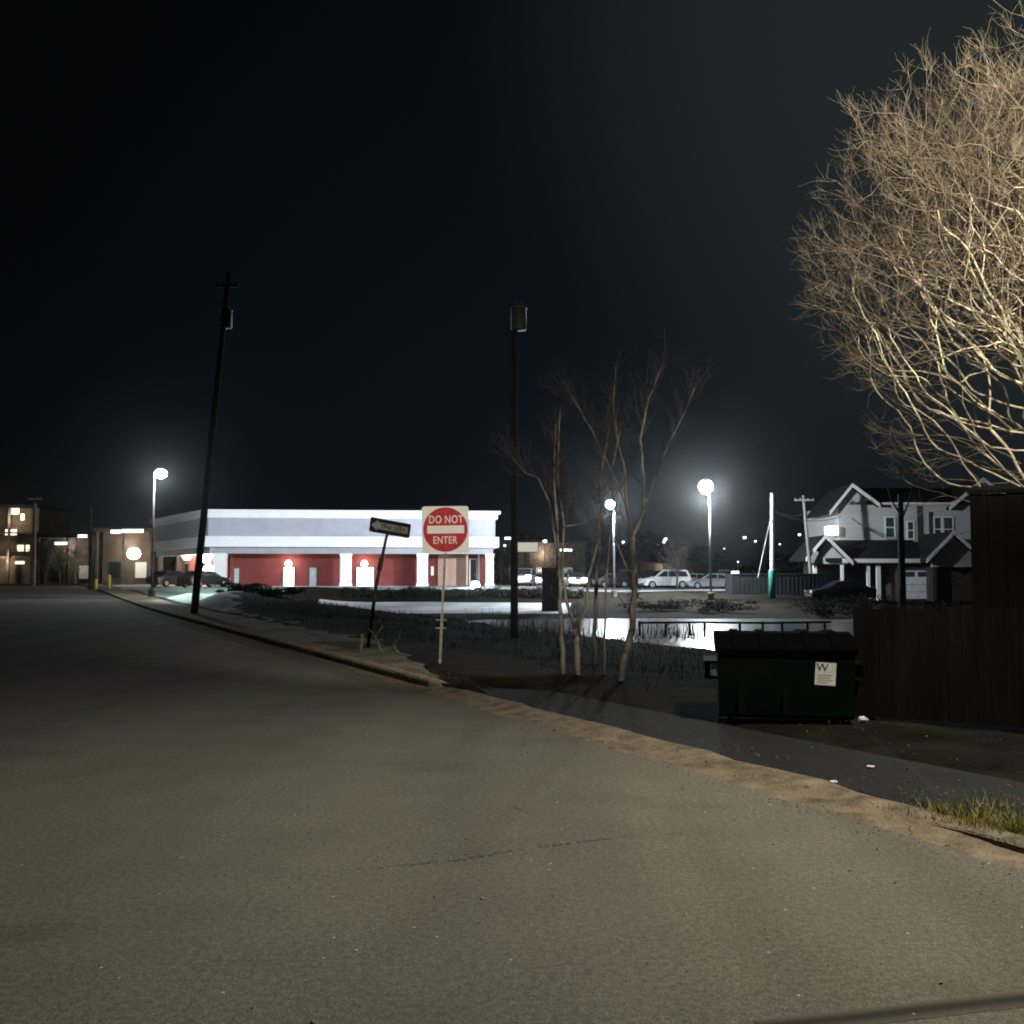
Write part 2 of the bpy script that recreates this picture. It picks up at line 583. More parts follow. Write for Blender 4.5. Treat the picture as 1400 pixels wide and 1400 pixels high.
def inside(poly, x, y):
    x = np.asarray(x)
    y = np.asarray(y)
    c = np.zeros(x.shape, bool)
    k = len(poly)
    for i in range(k):
        x0, y0 = poly[i]
        x1, y1 = poly[(i + 1) % k]
        cr = ((y0 > y) != (y1 > y)) & (x < (x1 - x0) * (y - y0) / ((y1 - y0) + 1e-12) + x0)
        c ^= cr
    return c


LANE = [(-13.5, 66.5), (3.6, 66.0), (4.4, 78.5), (-14.5, 79.5)]
LOT = [(-40, 84.6), (2, 85.8), (23, 78.5), (23, 150), (-40, 150)]
DRIVE = [st(4.9, 0.50), st(14.2, 0.50), st(13.0, 1.45), st(4.6, 1.85)]
PAVE = [LANE, LOT]


def grid_mesh(name, xs, ys, zf, material, keep=None, kind='structure', parent=None):
    X, Y = np.meshgrid(xs, ys)
    Z = zf(X, Y)
    nx, ny = len(xs), len(ys)
    verts = np.stack([X.ravel(), Y.ravel(), Z.ravel()], 1)
    fs = []
    cx = (X[:-1, :-1] + X[1:, 1:]) / 2
    cy = (Y[:-1, :-1] + Y[1:, 1:]) / 2
    k = keep(cx, cy) if keep else np.ones(cx.shape, bool)
    for j in range(ny - 1):
        for i in range(nx - 1):
            if k[j, i]:
                a = j * nx + i
                fs.append((a, a + 1, a + 1 + nx, a + nx))
    me = bpy.data.meshes.new(name)
    me.from_pydata(verts.tolist(), [], fs)
    me.materials.append(material)
    me.polygons.foreach_set("use_smooth", [True] * len(me.polygons))
    me.update()
    o = bpy.data.objects.new(name, me)
    COL.objects.link(o)
    if kind:
        o["kind"] = kind
    return o


def rough(x, y):
    return (np.sin(x * 2.3 + 1.3 * np.sin(y * 1.7)) * np.sin(y * 2.1 + np.sin(x * 1.1)) * 0.035
            + np.sin(x * 5.1 + y * 3.3) * np.sin(y * 6.3 - x * 2.7) * 0.018)


def hg(x, y):
    s, t = to_st(x, y)
    z = H(x, y)
    r = rough(x, y) * sstep(2.2, 4.5, t)
    r = r * (1 - 0.8 * sstep(55, 80, y))
    z = z + r
    z = z - np.where((t > -1.5) & (t < 0.8) & (s > 4.8) & (s < 14.8), 0.06, 0)
    for poly in PAVE:
        z = np.where(inside(poly, x, y), z - 0.18 - np.maximum(r, 0), z)
    z = np.where(inside(DRIVE, x, y), z - 0.03 - np.maximum(r, 0), z)
    return z


xs = np.concatenate([np.linspace(-500, -120, 14)[:-1], np.linspace(-120, -45, 30)[:-1], np.linspace(-45, 45, 226)[:-1],
                     np.linspace(45, 130, 30)[:-1], np.linspace(130, 500, 12)])
ys = np.concatenate([np.linspace(-60, -8, 12)[:-1], np.linspace(-8, 30, 120)[:-1], np.linspace(30, 95, 150)[:-1],
                     np.linspace(95, 170, 50)[:-1], np.linspace(170, 900, 24)])
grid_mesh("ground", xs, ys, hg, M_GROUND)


def patches(name, quads, n, m, material):
    mb = MB()
    for (a, b, c, d) in quads:
        k0 = len(mb.v)
        for j in range(m + 1):
            for i in range(n + 1):
                u, w = i / n, j / m
                x = (a[0] * (1 - u) + b[0] * u) * (1 - w) + (d[0] * (1 - u) + c[0] * u) * w
                y = (a[1] * (1 - u) + b[1] * u) * (1 - w) + (d[1] * (1 - u) + c[1] * u) * w
                mb.v.append((x, y, 0))
        for j in range(m):
            for i in range(n):
                q = k0 + j * (n + 1) + i
                mb.face((q, q + 1, q + n + 2, q + n + 1))
    z = H(np.array([v[0] for v in mb.v]), np.array([v[1] for v in mb.v]))
    mb.v = [(v[0], v[1], float(zz)) for v, zz in zip(mb.v, z)]
    o = mb.build(name, material, None, True)
    o["kind"] = "structure"


patches("lane", [LANE], 40, 26, M_LANE)
patches("parking_lot", [((-40, 84.6), (2, 85.8), (2, 150), (-40, 150)), ((2, 85.8), (23, 78.5), (23, 150), (2, 150))], 60, 90, M_LOT)


def strip(name, s_list, t_list, zf, material, kind='structure', tf=None):
    v, f = [], []
    nt_ = len(t_list)
    for s in s_list:
        for t in t_list:
            x, y = st(s, tf(s, t) if tf else t)
            v.append((x, y, zf(s, t)))
    for i in range(len(s_list) - 1):
        for j in range(nt_ - 1):
            a = i * nt_ + j
            f.append((a, a + 1, a + 1 + nt_, a + nt_))
    me = bpy.data.meshes.new(name)
    me.from_pydata(v, [], f)
    me.materials.append(material)
    me.polygons.foreach_set("use_smooth", [True] * len(me.polygons))
    me.update()
    o = bpy.data.objects.new(name, me)
    COL.objects.link(o)
    o["kind"] = kind
    return o


# road sheet, with its cracks and a soft painted shadow line laid on it
rd = MB().use(M_ROAD)
svals = list(np.arange(-25, 30, 1.0)) + list(np.arange(30, 121, 2.5))
tv = [-12.5, -9, -6, -3, -0.5, 0.17]
wob = random.Random(3)
for i in range(len(svals) - 1):
    for j in range(len(tv) - 1):
        q = []
        for (a, b) in ((i, j), (i, j + 1), (i + 1, j + 1), (i + 1, j)):
            s_, t_ = svals[a], tv[b]
            x, y = st(s_, t_)
            q.append((x, y, float(hroad(s_))))
        rd.quad(q[0], q[1], q[2], q[3])


def road_line(pts, w, jit, seed, n=60, mt=None, zz=.0045):
    rr = random.Random(seed)
    pp = []
    for k in range(n + 1):
        u = k / n * (len(pts) - 1)
        i = min(int(u), len(pts) - 2)
        a, b = Vector(pts[i]), Vector(pts[i + 1])
        p = a.lerp(b, u - i)
        pp.append(p + Vector((rr.gauss(0, jit), rr.gauss(0, jit), 0)))
    rd.use(mt or M_TAR)
    for k in range(n):
        d = (pp[k + 1] - pp[k]).normalized()
        nn = Vector((-d.y, d.x, 0))
        wa = w * (rr.uniform(0.5, 1.2) if jit else rr.uniform(.95, 1.05))
        if jit and rr.random() < .3:
            continue
        a0, a1 = pp[k] - nn * wa, pp[k] + nn * wa
        b0, b1 = pp[k + 1] - nn * wa, pp[k + 1] + nn * wa
        for q in (a0, a1, b0, b1):
            q.z = zz
        rd.quad(a0, b0, b1, a1)


def G(px, py, z=0.0):
    """ground point under photo pixel on the level z"""
    d = _f + Vector(((px - 700.0) / FPX, 0, 0)) + _u * ((700.0 - py) / FPX)
    k = (z - CH) / d.z
    return Vector((d.x * k, d.y * k, z))


road_line([G(520, 1186), G(620, 1178), G(690, 1165), G(760, 1156), G(840, 1146), G(960, 1140)], 0.0032, 0.013, 5, 120)
for q in range(7):  # nested dark strips: a thin blurred cast shadow painted onto the asphalt
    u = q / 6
    mt_ = mat("painted_shadow_%d" % q, tuple(a * (1 - u) + b * u for a, b in zip((.094, .087, .073), (.030, .028, .021))), .93, .1, .06, 60)
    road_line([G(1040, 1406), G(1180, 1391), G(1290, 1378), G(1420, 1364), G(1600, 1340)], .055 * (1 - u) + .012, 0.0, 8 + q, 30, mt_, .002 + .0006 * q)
road_line([G(700, 1105), G(712, 1107), G(722, 1112)], 0.006, 0.006, 9, 14)
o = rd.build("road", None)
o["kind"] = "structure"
# cross street at the far end of the road
cs = MB()
for k in range(12):
    pts = []
    for (a, b) in ((k, 0), (k, 1), (k + 1, 1), (k + 1, 0)):
        x, y = st(121 + 11 * b, -70 + a * 9.0)
        pts.append((x, y, max(h1(x, y), .5) + 0.08))
    cs.quad(*[pts[i] for i in (0, 3, 2, 1)])
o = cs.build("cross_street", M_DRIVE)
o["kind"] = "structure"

# gutter (sandy), kerb (with the dropped driveway length), sidewalk
ss = list(np.arange(-16, 40, 0.5)) + list(np.arange(40, 121, 2.0))
gw = random.Random(2)
gj = {round(s, 2): (gw.gauss(0, .06), gw.gauss(0, .05)) for s in ss}


def gut_z(s, t):
    return float(hroad(s)) + 0.004 + 0.012 * max(0, t) + 0.004 * math.sin(s * 3.1 + t * 9) * max(0, t)


v, f = [], []
gs = [s for s in ss if s < 24]
for s in gs:
    a = -0.20 + .28 * max(0, min(1, (s - 12) / 12)) + gj[round(s, 2)][0] * .35
    b_ = 0.48 + gj[round(s, 2)][1] * .8 if 4.6 < s < 14.9 else 0.16
    for k in range(7):
        t = a + (b_ - a) * k / 6
        x, y = st(s, t)
        v.append((x, y, gut_z(s, t) + ((-.022, -.001, .0, .003, .018, .030, .012)[k] if b_ > .3 else (-.022 if k == 0 else 0)) + gw.uniform(0, .005)))
for i in range(len(gs) - 1):
    for k in range(6):
        a = i * 7 + k
        f.append((a, a + 1, a + 8, a + 7))
me = bpy.data.meshes.new("gutter")
me.from_pydata(v, [], f)
me.materials.append(M_SAND)
me.polygons.foreach_set("use_smooth", [True] * len(me.polygons))
o = bpy.data.objects.new("gutter", me)
COL.objects.link(o)
o["kind"] = "structure"


def kerb_run(s0, s1, step, end0, end1, hs=1.0, mt=None):
    mb = MB()
    prof = [(0.14, -0.05), (0.15, 0.085), (0.165, 0.115), (0.20, 0.132), (0.31, 0.135), (0.33, 0.10)]
    n = int((s1 - s0) / step)
    rr = random.Random(int(s0 * 7))
    for i in range(n + 1):
        s = s0 + (s1 - s0) * i / n
        e = 1.0
        shift = 0.0
        if end1 and s > s1 - 1.6:
            e = max(.05, .5 + .5 * math.cos(math.pi * (s - (s1 - 1.6)) / 1.6))
            shift = (1 - e) * .06
        if False:
            e = max(0.06, math.sqrt(max(0, 1 - ((s - (s1 - .5)) / .5) ** 2)))
            shift = (1 - e) * 0.1
        if end0 and s < s0 + 0.7:
            e = max(0.06, math.sqrt(max(0, 1 - (((s0 + .7) - s) / .7) ** 2)))
            shift = (1 - e) * 0.25
        for (t, z) in prof:
            x, y = st(s, t + shift + rr.uniform(-.003, .003))
            mb.v.append((x, y, float(hroad(s)) + (z if z < 0 else z * e * hs) + rr.uniform(-.003, .002)))
    k = len(prof)
    for i in range(n):
        for j in range(k - 1):
            a = i * k + j
            mb.face((a, a + 1, a + k + 1, a + k))
    o = mb.build("kerb", mt or M_KERB, smooth=False)
    o["kind"] = "structure"


kerb_run(14.0, 118, 0.35, True, False)
kerb_run(-16, 5.9, 0.25, False, True, .5, M_SAND)
sw_rng = random.Random(12)
strip("sidewalk", [s for s in ss if s > 14.2], [0.325, 0.9, 1.4, 1.9, 2.3],
      lambda s, t: float(hroad(s)) + 0.125 - (.02 if t > 2.2 else 0), M_WALK,
      tf=lambda s, t: .325 + (t - .325) * min(1, max(.04, (s - 14) / 8.5)) * (1 + (.10 * math.sin(s * 2.7) + sw_rng.uniform(-.08, .08)) * (t > .4)))
M_TURF = mat("olive_turf", (0.11, 0.10, 0.036), 0.95, 0.05, 0.4, 9, 1.0, 30, col2=(0.03, 0.027, 0.014))
for run, mt_ in (([s for s in ss if s <= 5.1], M_TURF), ([13.3, 13.6] + [s for s in ss if 14 <= s < 23], M_GROUND)):
    strip("verge", run, [0.322, 0.6, 0.9, 1.25, 1.6], lambda s, t: float(hroad(s)) + (.062 if s < 8 else .113 * float(sstep(13.2, 14.6, s)) - .012) - .03 * max(0, min(1, (s - 4) / 1.1) if s < 8 else 0) - .06 * max(0, t - 1.2) + .008 * math.sin(s * 4.7 + t * 8), mt_)
# driveway behind the dropped kerb
dv = MB()
ND = 10
for i in range(ND):
    for j in range(ND):
        q = []
        for (a, b) in ((i, j), (i + 1, j), (i + 1, j + 1), (i, j + 1)):
            u, w = a / ND, b / ND
            p = (Vector(DRIVE[0]).lerp(Vector(DRIVE[1]), u)).lerp(Vector(DRIVE[3]).lerp(Vector(DRIVE[2]), u), w)
            q.append((p.x, p.y, h1(p.x, p.y) + 0.012))
        dv.quad(q[0], q[3], q[2], q[1])
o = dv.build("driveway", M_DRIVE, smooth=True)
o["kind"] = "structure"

# pond
wz = -0.9
wm = MB()
NW = 60
wx = np.linspace(-9, 24, 12)
wy = np.linspace(34, 66, 12)
for i in range(11):
    for j in range(11):
        wm.quad((wx[i], wy[j], wz), (wx[i + 1], wy[j], wz), (wx[i + 1], wy[j + 1], wz), (wx[i], wy[j + 1], wz))
o = wm.build("water", M_WATER)
o["kind"] = "structure"

# lawn left of the shop
def hl(x, y):
    return np.maximum(H(x, y), hg(x, y)) + 0.03 + 0.02 * np.sin(x * 3.3) * np.sin(y * 2.9)


lw = MB()
LN, LM = 60, 130
for j in range(LM + 1):
    y = 33 + (84.3 - 33) * j / LM
    xl = (2.4 + TK - .418 * y) / .908
    xr = float(np.interp(y, (33, 38, 44, 62, 76, 84.3), (-6.9, -9.2, -11.7, -16, -17.4, -18))) + .25 * math.sin(y * 2.1) + .15 * math.sin(y * 5.3)
    for i in range(LN + 1):
        x = xl + (xr - xl) * i / LN
        lw.v.append((x, y, float(hl(np.array([x]), np.array([y]))[0]) - (.08 if i in (0, LN) else 0)))
for j in range(LM):
    for i in range(LN):
        a = j * (LN + 1) + i
        lw.face((a, a + 1, a + LN + 2, a + LN + 1))
o = lw.build("lawn", M_LAWN, None, True)
o["kind"] = "structure"


# ------------------------------------------------------------------ vegetation
def chains_to_mesh(pos, par, rad, mb_list, sides_fn, sel_fn):
    """decompose a node tree into chains and tube them; mb_list: (mesh builder, rmin, rmax)"""
    n = len(pos)
    kids = [[] for _ in range(n)]
    for i in range(1, n):
        kids[par[i]].append(i)
    stack = [(0, None)]
    while stack:
        i, frm = stack.pop()
        ch = [i] if frm is None else [frm, i]
        cur = i
        while kids[cur]:
            ks = sorted(kids[cur], key=lambda k: -rad[k])
            for k in ks[1:]:
                stack.append((k, cur))
            cur = ks[0]
            ch.append(cur)
        if len(ch) < 2:
            continue
        # split the chain by radius class
        start = 0
        rr = [rad[k] for k in ch]
        if frm is not None:
            rr[0] = min(rad[frm], rr[1] * 1.15)
        cls = [sel_fn(r) for r in rr]
        a = 0
        for k in range(1, len(ch) + 1):
            if k == len(ch) or cls[k] != cls[a]:
                e = min(k + 1, len(ch))
                if e - a >= 2:
                    mb_list[cls[a]].tube([pos[q] for q in ch[a:e]], rr[a:e], sides_fn(rr[a]), caps=False)
                a = k


def colonise(seedpos, seedpar, attr, step, kill, infl, iters, rs, jitter=0.15, tropism=(0, 0, 0)):
    pos = [np.array(p, float) for p in seedpos]
    par = list(seedpar)
    A = np.array(attr, float)
    P0 = np.array(pos)
    d2 = ((A[:, None] - P0[None]) ** 2).sum(-1)
    near = d2.argmin(1)
    nd = d2.min(1)
    trop = np.array(tropism, float)
    used = {}
    for it in range(iters):
        if len(A) == 0:
            break
        act = nd < infl * infl
        if not act.any():
            break
        PP = np.array(pos)
        dirs = {}
        v = A[act] - PP[near[act]]
        v /= np.linalg.norm(v, axis=1)[:, None] + 1e-9
        idx = near[act]
        uniq = np.unique(idx)
        acc = np.zeros((len(pos), 3))
        np.add.at(acc, idx, v)
        new = []
        for u in uniq:
            d = acc[u]
            L = np.linalg.norm(d)
            if L < 1e-6:
                continue
            d = d / L + rs.normal(0, jitter, 3) + trop
            d /= np.linalg.norm(d)
            p = PP[u] + d * step
            if used.get(int(u), 0) > 3:
                continue
            used[int(u)] = used.get(int(u), 0) + 1
            new.append((p, int(u)))
        if not new:
            break
        base = len(pos)
        for p, u in new:
            pos.append(p)
            par.append(u)
        NP = np.array([p for p, _ in new])
        dn = ((A[:, None] - NP[None]) ** 2).sum(-1)
        m = dn.min(1)
        better = m < nd
        near = np.where(better, dn.argmin(1) + base, near)
        nd = np.where(better, m, nd)
        keep = nd > kill * kill
        A, near, nd = A[keep], near[keep], nd[keep]
    return pos, par


def pipe_radii(par, n, tip, power, rmax=None):
    acc = np.zeros(n)
    kids = np.zeros(n, int)
    for i in range(1, n):
        kids[par[i]] += 1
    for i in range(n - 1, 0, -1):
        if kids[i] == 0:
            acc[i] += tip ** power
        acc[par[i]] += acc[i]
    r = np.maximum(acc, tip ** power) ** (1 / power)
    if rmax:
        r = np.minimum(r, rmax)
    return r


def add_twigs(pos, par, rs, depth_nodes, n_each, length, segs, up=0.25, spread=0.9):
    """short zigzag twigs on the listed nodes"""
    out = []
    P0 = np.array(pos)
    for i in depth_nodes:
        p = P0[i]
        q = P0[par[i]]
        d = p - q
        d /= np.linalg.norm(d) + 1e-9
        for k in range(n_each if isinstance(n_each, int) else rs.integers(n_each[0], n_each[1] + 1)):
            w = d + rs.normal(0, spread, 3)
            w[2] += up
            w /= np.linalg.norm(w) + 1e-9
            L = length * rs.uniform(0.5, 1.3)
            pts = [p.copy()]
            c = p.copy()
            for sgm in range(segs):
                w = w + rs.normal(0, 0.28, 3)
                w[2] += 0.08
                w /= np.linalg.norm(w)
                c = c + w * L / segs
                pts.append(c.copy())
            out.append(pts)
    return out


def big_tree():
    rs = np.random.default_rng(11)
    bx, by = 10.3, 14.2
    bz = h1(bx, by)
    C = np.array([9.9, 14.2, 5.7])
    RX = np.array([6.1, 4.5, 3.95])

    def reach(p):
        """how far out in the crown: 1 at its skin"""
        q = (p - C) / RX
        if q[2] < 0:
            q = q * np.array([1, 1, .88])
        L = float(np.linalg.norm(q))
        th = math.atan2(q[1], q[0])
        L /= 1 + .07 * math.sin(th * 5 + q[2] * 5) + .05 * math.sin(q[2] * 11 + th * 3)
        lim = 4.12 + .29 * (p[1] - 14.2) + max(0, 5.7 - p[2]) * .55
        if p[0] < lim + .8:
            L = max(L, 1 + (lim - p[0]) * .25)
        return L

    pos = [np.array((bx, by, bz - 0.2)), np.array((bx, by, bz + 0.3)), np.array((bx - .05, by, bz + 0.7))]
    par = [0, 0, 1]
    fork = pos[2]
    tips, outer = [], []
    queue = []
    nst = 28
    for k in range(nst):
        th = 2 * math.pi * (k * .618034)
        if k % 2:
            th = math.pi + 1.0 * math.sin(k * 2.4)
        el = R(12 + 64 * ((k * .754877 + .1) % 1))
        if k >= 17:
            th = math.pi + (-.32, -.1, .2, .40, -.3, .05, .3, -.15, .12, .12, -.2)[k - 17]
            el = R((30, 33, 36, 39, 43, 46, 50, 54, 58, 31, 35)[k - 17])
        d = np.array((math.cos(th) * math.cos(el), math.sin(th) * math.cos(el), math.sin(el)))
        queue.append((2, d, 2.3 * rs.uniform(.75, 1.25), 0, .028 if k < 17 else (-.014, -.006, .002, .008, .014, .018, .02, .024, .026, -.02, -.010)[k - 17]))
    while queue:
        idx, d, left, lev, lift = queue.pop()
        p = pos[idx].copy()
        if len(pos) > 60000:
            break
        stop = False
        while left > 0:
            out = (p - fork)
            out = out / (np.linalg.norm(out) + .3)
            wob = .07 + .035 * lev
            d = d + rs.normal(0, wob, 3) + out * .06 + np.array((0, 0, lift))
            d /= np.linalg.norm(d)
            p = p + d * .15
            pos.append(p.copy())
            par.append(idx)
            idx = len(pos) - 1
            left -= .15
            L = reach(p)
            far = np.linalg.norm(p - fork) > 2.4
            if L > .72 and far:
                outer.append(idx)
            if far and (L > 1 or p[2] < 1.6):
                stop = True
                break
        if stop or lev > 7 or (lev > 4 and rs.random() < .15 + (.10 if p[2] < 5.5 else 0)):
            tips.append(idx)
            continue
        # fork: two (sometimes three) daughters at a narrow angle
        ax = np.cross(d, rs.normal(0, 1, 3))
        ax /= np.linalg.norm(ax)
        a = R(rs.uniform(13, 24))
        b = R(rs.uniform(14, 30))
        seg = max(.42, 1.35 * .87 ** lev)
        queue.append((idx, d * math.cos(a) + ax * math.sin(a), seg * rs.uniform(.7, 1.3), lev + 1, lift))
        queue.append((idx, d * math.cos(b) - ax * math.sin(b), seg * rs.uniform(.6, 1.3), lev + 1, lift))
    n = len(pos)
    r = pipe_radii(par, n, 0.0042, 2.0, 0.15)
    root = thing("bare_tree", "large leafless tree with pale lamplit spreading branches beside the dark brown shed", "tree", (bx, by, bz))
    T, B, W, B2 = MB(), MB(), MB(), MB()
    off = Vector((bx, by, bz))
    P0 = [Vector(p) - off for p in pos]
    chains_to_mesh(P0, par, r, [T, B, B2], lambda q: 7 if q > .05 else (5 if q > .018 else 3), lambda q: 0 if q > 0.045 else (1 if q > .0085 else 2))
    tw = add_twigs(pos, par, rs, tips, (4, 7), 0.33, 4, 0.45, 0.42)
    P0n = pos
    pick = [q for q in outer if rs.random() < (.22 if P0n[q][2] > 5.6 else .07)]
    tw += add_twigs(pos, par, rs, pick, 1, 0.32, 3, 0.5, 0.6)
    for pts in tw:
        W.tube([Vector(p) - off for p in pts], [0.0030 - 0.0017 * k / (len(pts) - 1) for k in range(len(pts))], 3, caps=False)
    print("tree", n, len(tips), len(outer), len(tw))
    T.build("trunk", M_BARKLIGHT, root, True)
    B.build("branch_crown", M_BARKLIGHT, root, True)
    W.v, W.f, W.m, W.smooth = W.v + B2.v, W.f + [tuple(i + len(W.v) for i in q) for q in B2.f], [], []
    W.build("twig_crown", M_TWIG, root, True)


big_tree()


def sapling(name, label, group, stems, seed, twig_n=3, bark=M_BARKGREY, twm=M_TWIGDARK, spread=.5, reach=.75, rtip=.006):
    """stems: list of (polyline of world points, r0, r1); limbs and twigs grow from their upper halves"""
    rs = np.random.default_rng(seed)
    base = Vector(stems[0][0][0])
    root = thing(name, label, "tree", base, 0, group)
    T, W = MB(), MB()
    for (pl, r0, r1) in stems:
        pl = [Vector(p) for p in pl]
        # refine and wobble
        pp = []
        for i in range(len(pl) - 1):
            for k in range(4):
                p = pl[i].lerp(pl[i + 1], k / 4)
                if i + k > 0:
                    p = p + Vector(rs.normal(0, r0 * 0.16, 3))
                pp.append(p)
        pp.append(pl[-1])
        n = len(pp)
        rad = [r0 + (r1 - r0) * (k / (n - 1)) ** 0.8 for k in range(n)]
        T.tube([p - base for p in pp], rad, 7)
        for k in range(n // 3, n):
            fr = k / (n - 1)
            for q in range(twig_n if fr > .55 else (1 if rs.random() < .5 else 0)):
                d = (pp[k] - pp[k - 1]).normalized()
                w = d * 0.8 + Vector(rs.normal(0, spread, 3))
                w.z += 0.35
                w.normalize()
                L = reach * rs.uniform(0.4, 1.2) * (1.15 - .5 * fr)
                c = pp[k].copy()
                pts = [c.copy()]
                for sg in range(5):
                    w = w + Vector(rs.normal(0, .17, 3))
                    w.z += .12
                    w.normalize()
                    c = c + w * L / 5
                    pts.append(c.copy())
                    if sg >= 1:
                        for _ in range(2):
                            w2 = (w + Vector(rs.normal(0, .6, 3))).normalized()
                            e1 = c + w2 * L * .16
                            e2 = e1 + (w2 + Vector((0, 0, .3)) + Vector(rs.normal(0, .2, 3))).normalized() * L * .18
                            W.tube([c - base, e1 - base, e2 - base], [rtip * .45, rtip * .36, rtip * .22], 3, False)
                r_ = min(rad[k] * .55, rtip * 1.6)
                W.tube([p - base for p in pts], [r_ + (rtip * .4 - r_) * j / 5 for j in range(6)], 4, False)
    T.build("trunk", bark, root, True)
    W.build("crown", twm, root, True)
    return root


def line(px_pts, Y0, Y1):
    n = len(px_pts)
    out = []
    for i, (a, b) in enumerate(px_pts):
        out.append(P(a, b, Y0 + (Y1 - Y0) * i / max(1, n - 1)))
    return out


def root_at(px, Y):
    x = P(px, 788, Y).x
    return Vector((x, Y, h1(x, Y) - 0.05))


SG = "bare saplings on the bank by the pond"
sapling("bare_sapling", "straight thin bare sapling left of the forked one, nearest the dark pole", SG,
        [([root_at(769, 16.3)] + line([(767, 850), (764, 760), (757, 660), (760, 580)], 16.4, 17.9), .045, .012),
         (line([(764, 770), (752, 690), (737, 655), (716, 645), (700, 625)], 17.5, 17.2), .022, .005)], 21)
sapling("bare_sapling", "sapling with two pale stems forking low from one base", SG,
        [([root_at(790, 16.2)] + line([(788, 880), (786, 858)], 16.4, 17.2), .050, .042),
         (line([(786, 860), (774, 820), (768, 780), (771, 720), (762, 650), (766, 560)], 17.2, 17.6), .036, .009),
         (line([(786, 860), (802, 830), (804, 790), (822, 720), (820, 660), (832, 590)], 17.2, 16.8), .034, .008),
         (line([(771, 720), (802, 715), (790, 690), (776, 672)], 17.4, 17.2), .016, .005)], 22)
sapling("bare_sapling", "very thin straight sapling between the forked one and the tallest tree", SG,
        [([root_at(826, 16.4)] + line([(826, 870), (830, 780), (838, 700), (836, 640), (848, 590)], 16.4, 16.6), .024, .006)], 26)
sapling("bare_sapling", "slim dark sapling behind the forked one, right of it", SG,
        [([root_at(812, 19.0)] + line([(814, 820), (820, 740), (818, 660), (830, 600)], 19, 19.3), .05, .010)], 23)
sapling("bare_sapling", "tallest bare tree on the bank, trunk leaning right and splitting into two high limbs", SG,
        [([root_at(846, 15.9)] + line([(852, 910), (864, 860), (867, 800), (865, 735)], 16.0, 17), .060, .048),
         (line([(865, 735), (856, 690), (854, 640), (846, 612), (838, 560), (842, 500)], 17, 17.3), .036, .008),
         (line([(865, 735), (879, 700), (880, 650), (876, 600), (886, 545), (905, 500)], 17, 16.6), .034, .008),
         (line([(879, 695), (893, 660), (912, 612), (938, 560), (950, 530)], 16.9, 16.2), .022, .005),
         (line([(856, 690), (834, 640), (810, 590), (786, 548), (770, 520)], 17.1, 17.4), .020, .005),
         (line([(867, 800), (845, 748), (838, 735)], 17, 16.8), .018, .007)], 24)


# dry weeds over the rough bank (nobody could count them)
def weeds():
    rs = np.random.default_rng(5)
    mb = MB()
    n = 0
    while n < 9500:
        s = rs.uniform(8, 60)
        t = rs.uniform(2.6, 17)
        x, y = st(s, t)
        if y < 9 or y > 64 or abs(x) > 22:
            continue
        if inside(DRIVE, np.array([x]), np.array([y]))[0]:
            continue
        if x < -.255 * y and y > 34:
            continue
        if 3 < x < 8.5 and y < 15.5:
            continue
        cl = math.sin(x * 1.1 + 2 * math.sin(y * .31)) * math.sin(y * .7 + x * .4)
        if cl < -0.2 and rs.random() < .75:
            continue
        z = float(hg(np.array([x]), np.array([y]))[0])
        if z < wz - .05:
            continue
        hgt = rs.uniform(.07, .26) * (1.9 if rs.random() < .05 else 1) * (.6 if t < 4 else 1)
        d = rs.normal(0, .45, 2)
        w = rs.uniform(.002, .005) * (1 + y / 40)
        a = rs.uniform(0, math.pi)
        dx, dy = math.cos(a) * w, math.sin(a) * w
        m1 = (x + d[0] * hgt * .5, y + d[1] * hgt * .5, z + hgt * .6)
        tp = (x + d[0] * hgt * 1.4, y + d[1] * hgt * 1.4, z + hgt)
        k = len(mb.v)
        mb.v += [(x - dx, y - dy, z - .03), (x + dx, y + dy, z - .03), (m1[0] - dx * .7, m1[1] - dy * .7, m1[2]),
                 (m1[0] + dx * .7, m1[1] + dy * .7, m1[2]), tp]
        mb.face((k, k + 1, k + 3, k + 2))
        mb.face((k + 2, k + 3, k + 4))
        n += 1
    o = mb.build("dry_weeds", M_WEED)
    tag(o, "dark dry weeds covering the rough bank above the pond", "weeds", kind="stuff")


weeds()


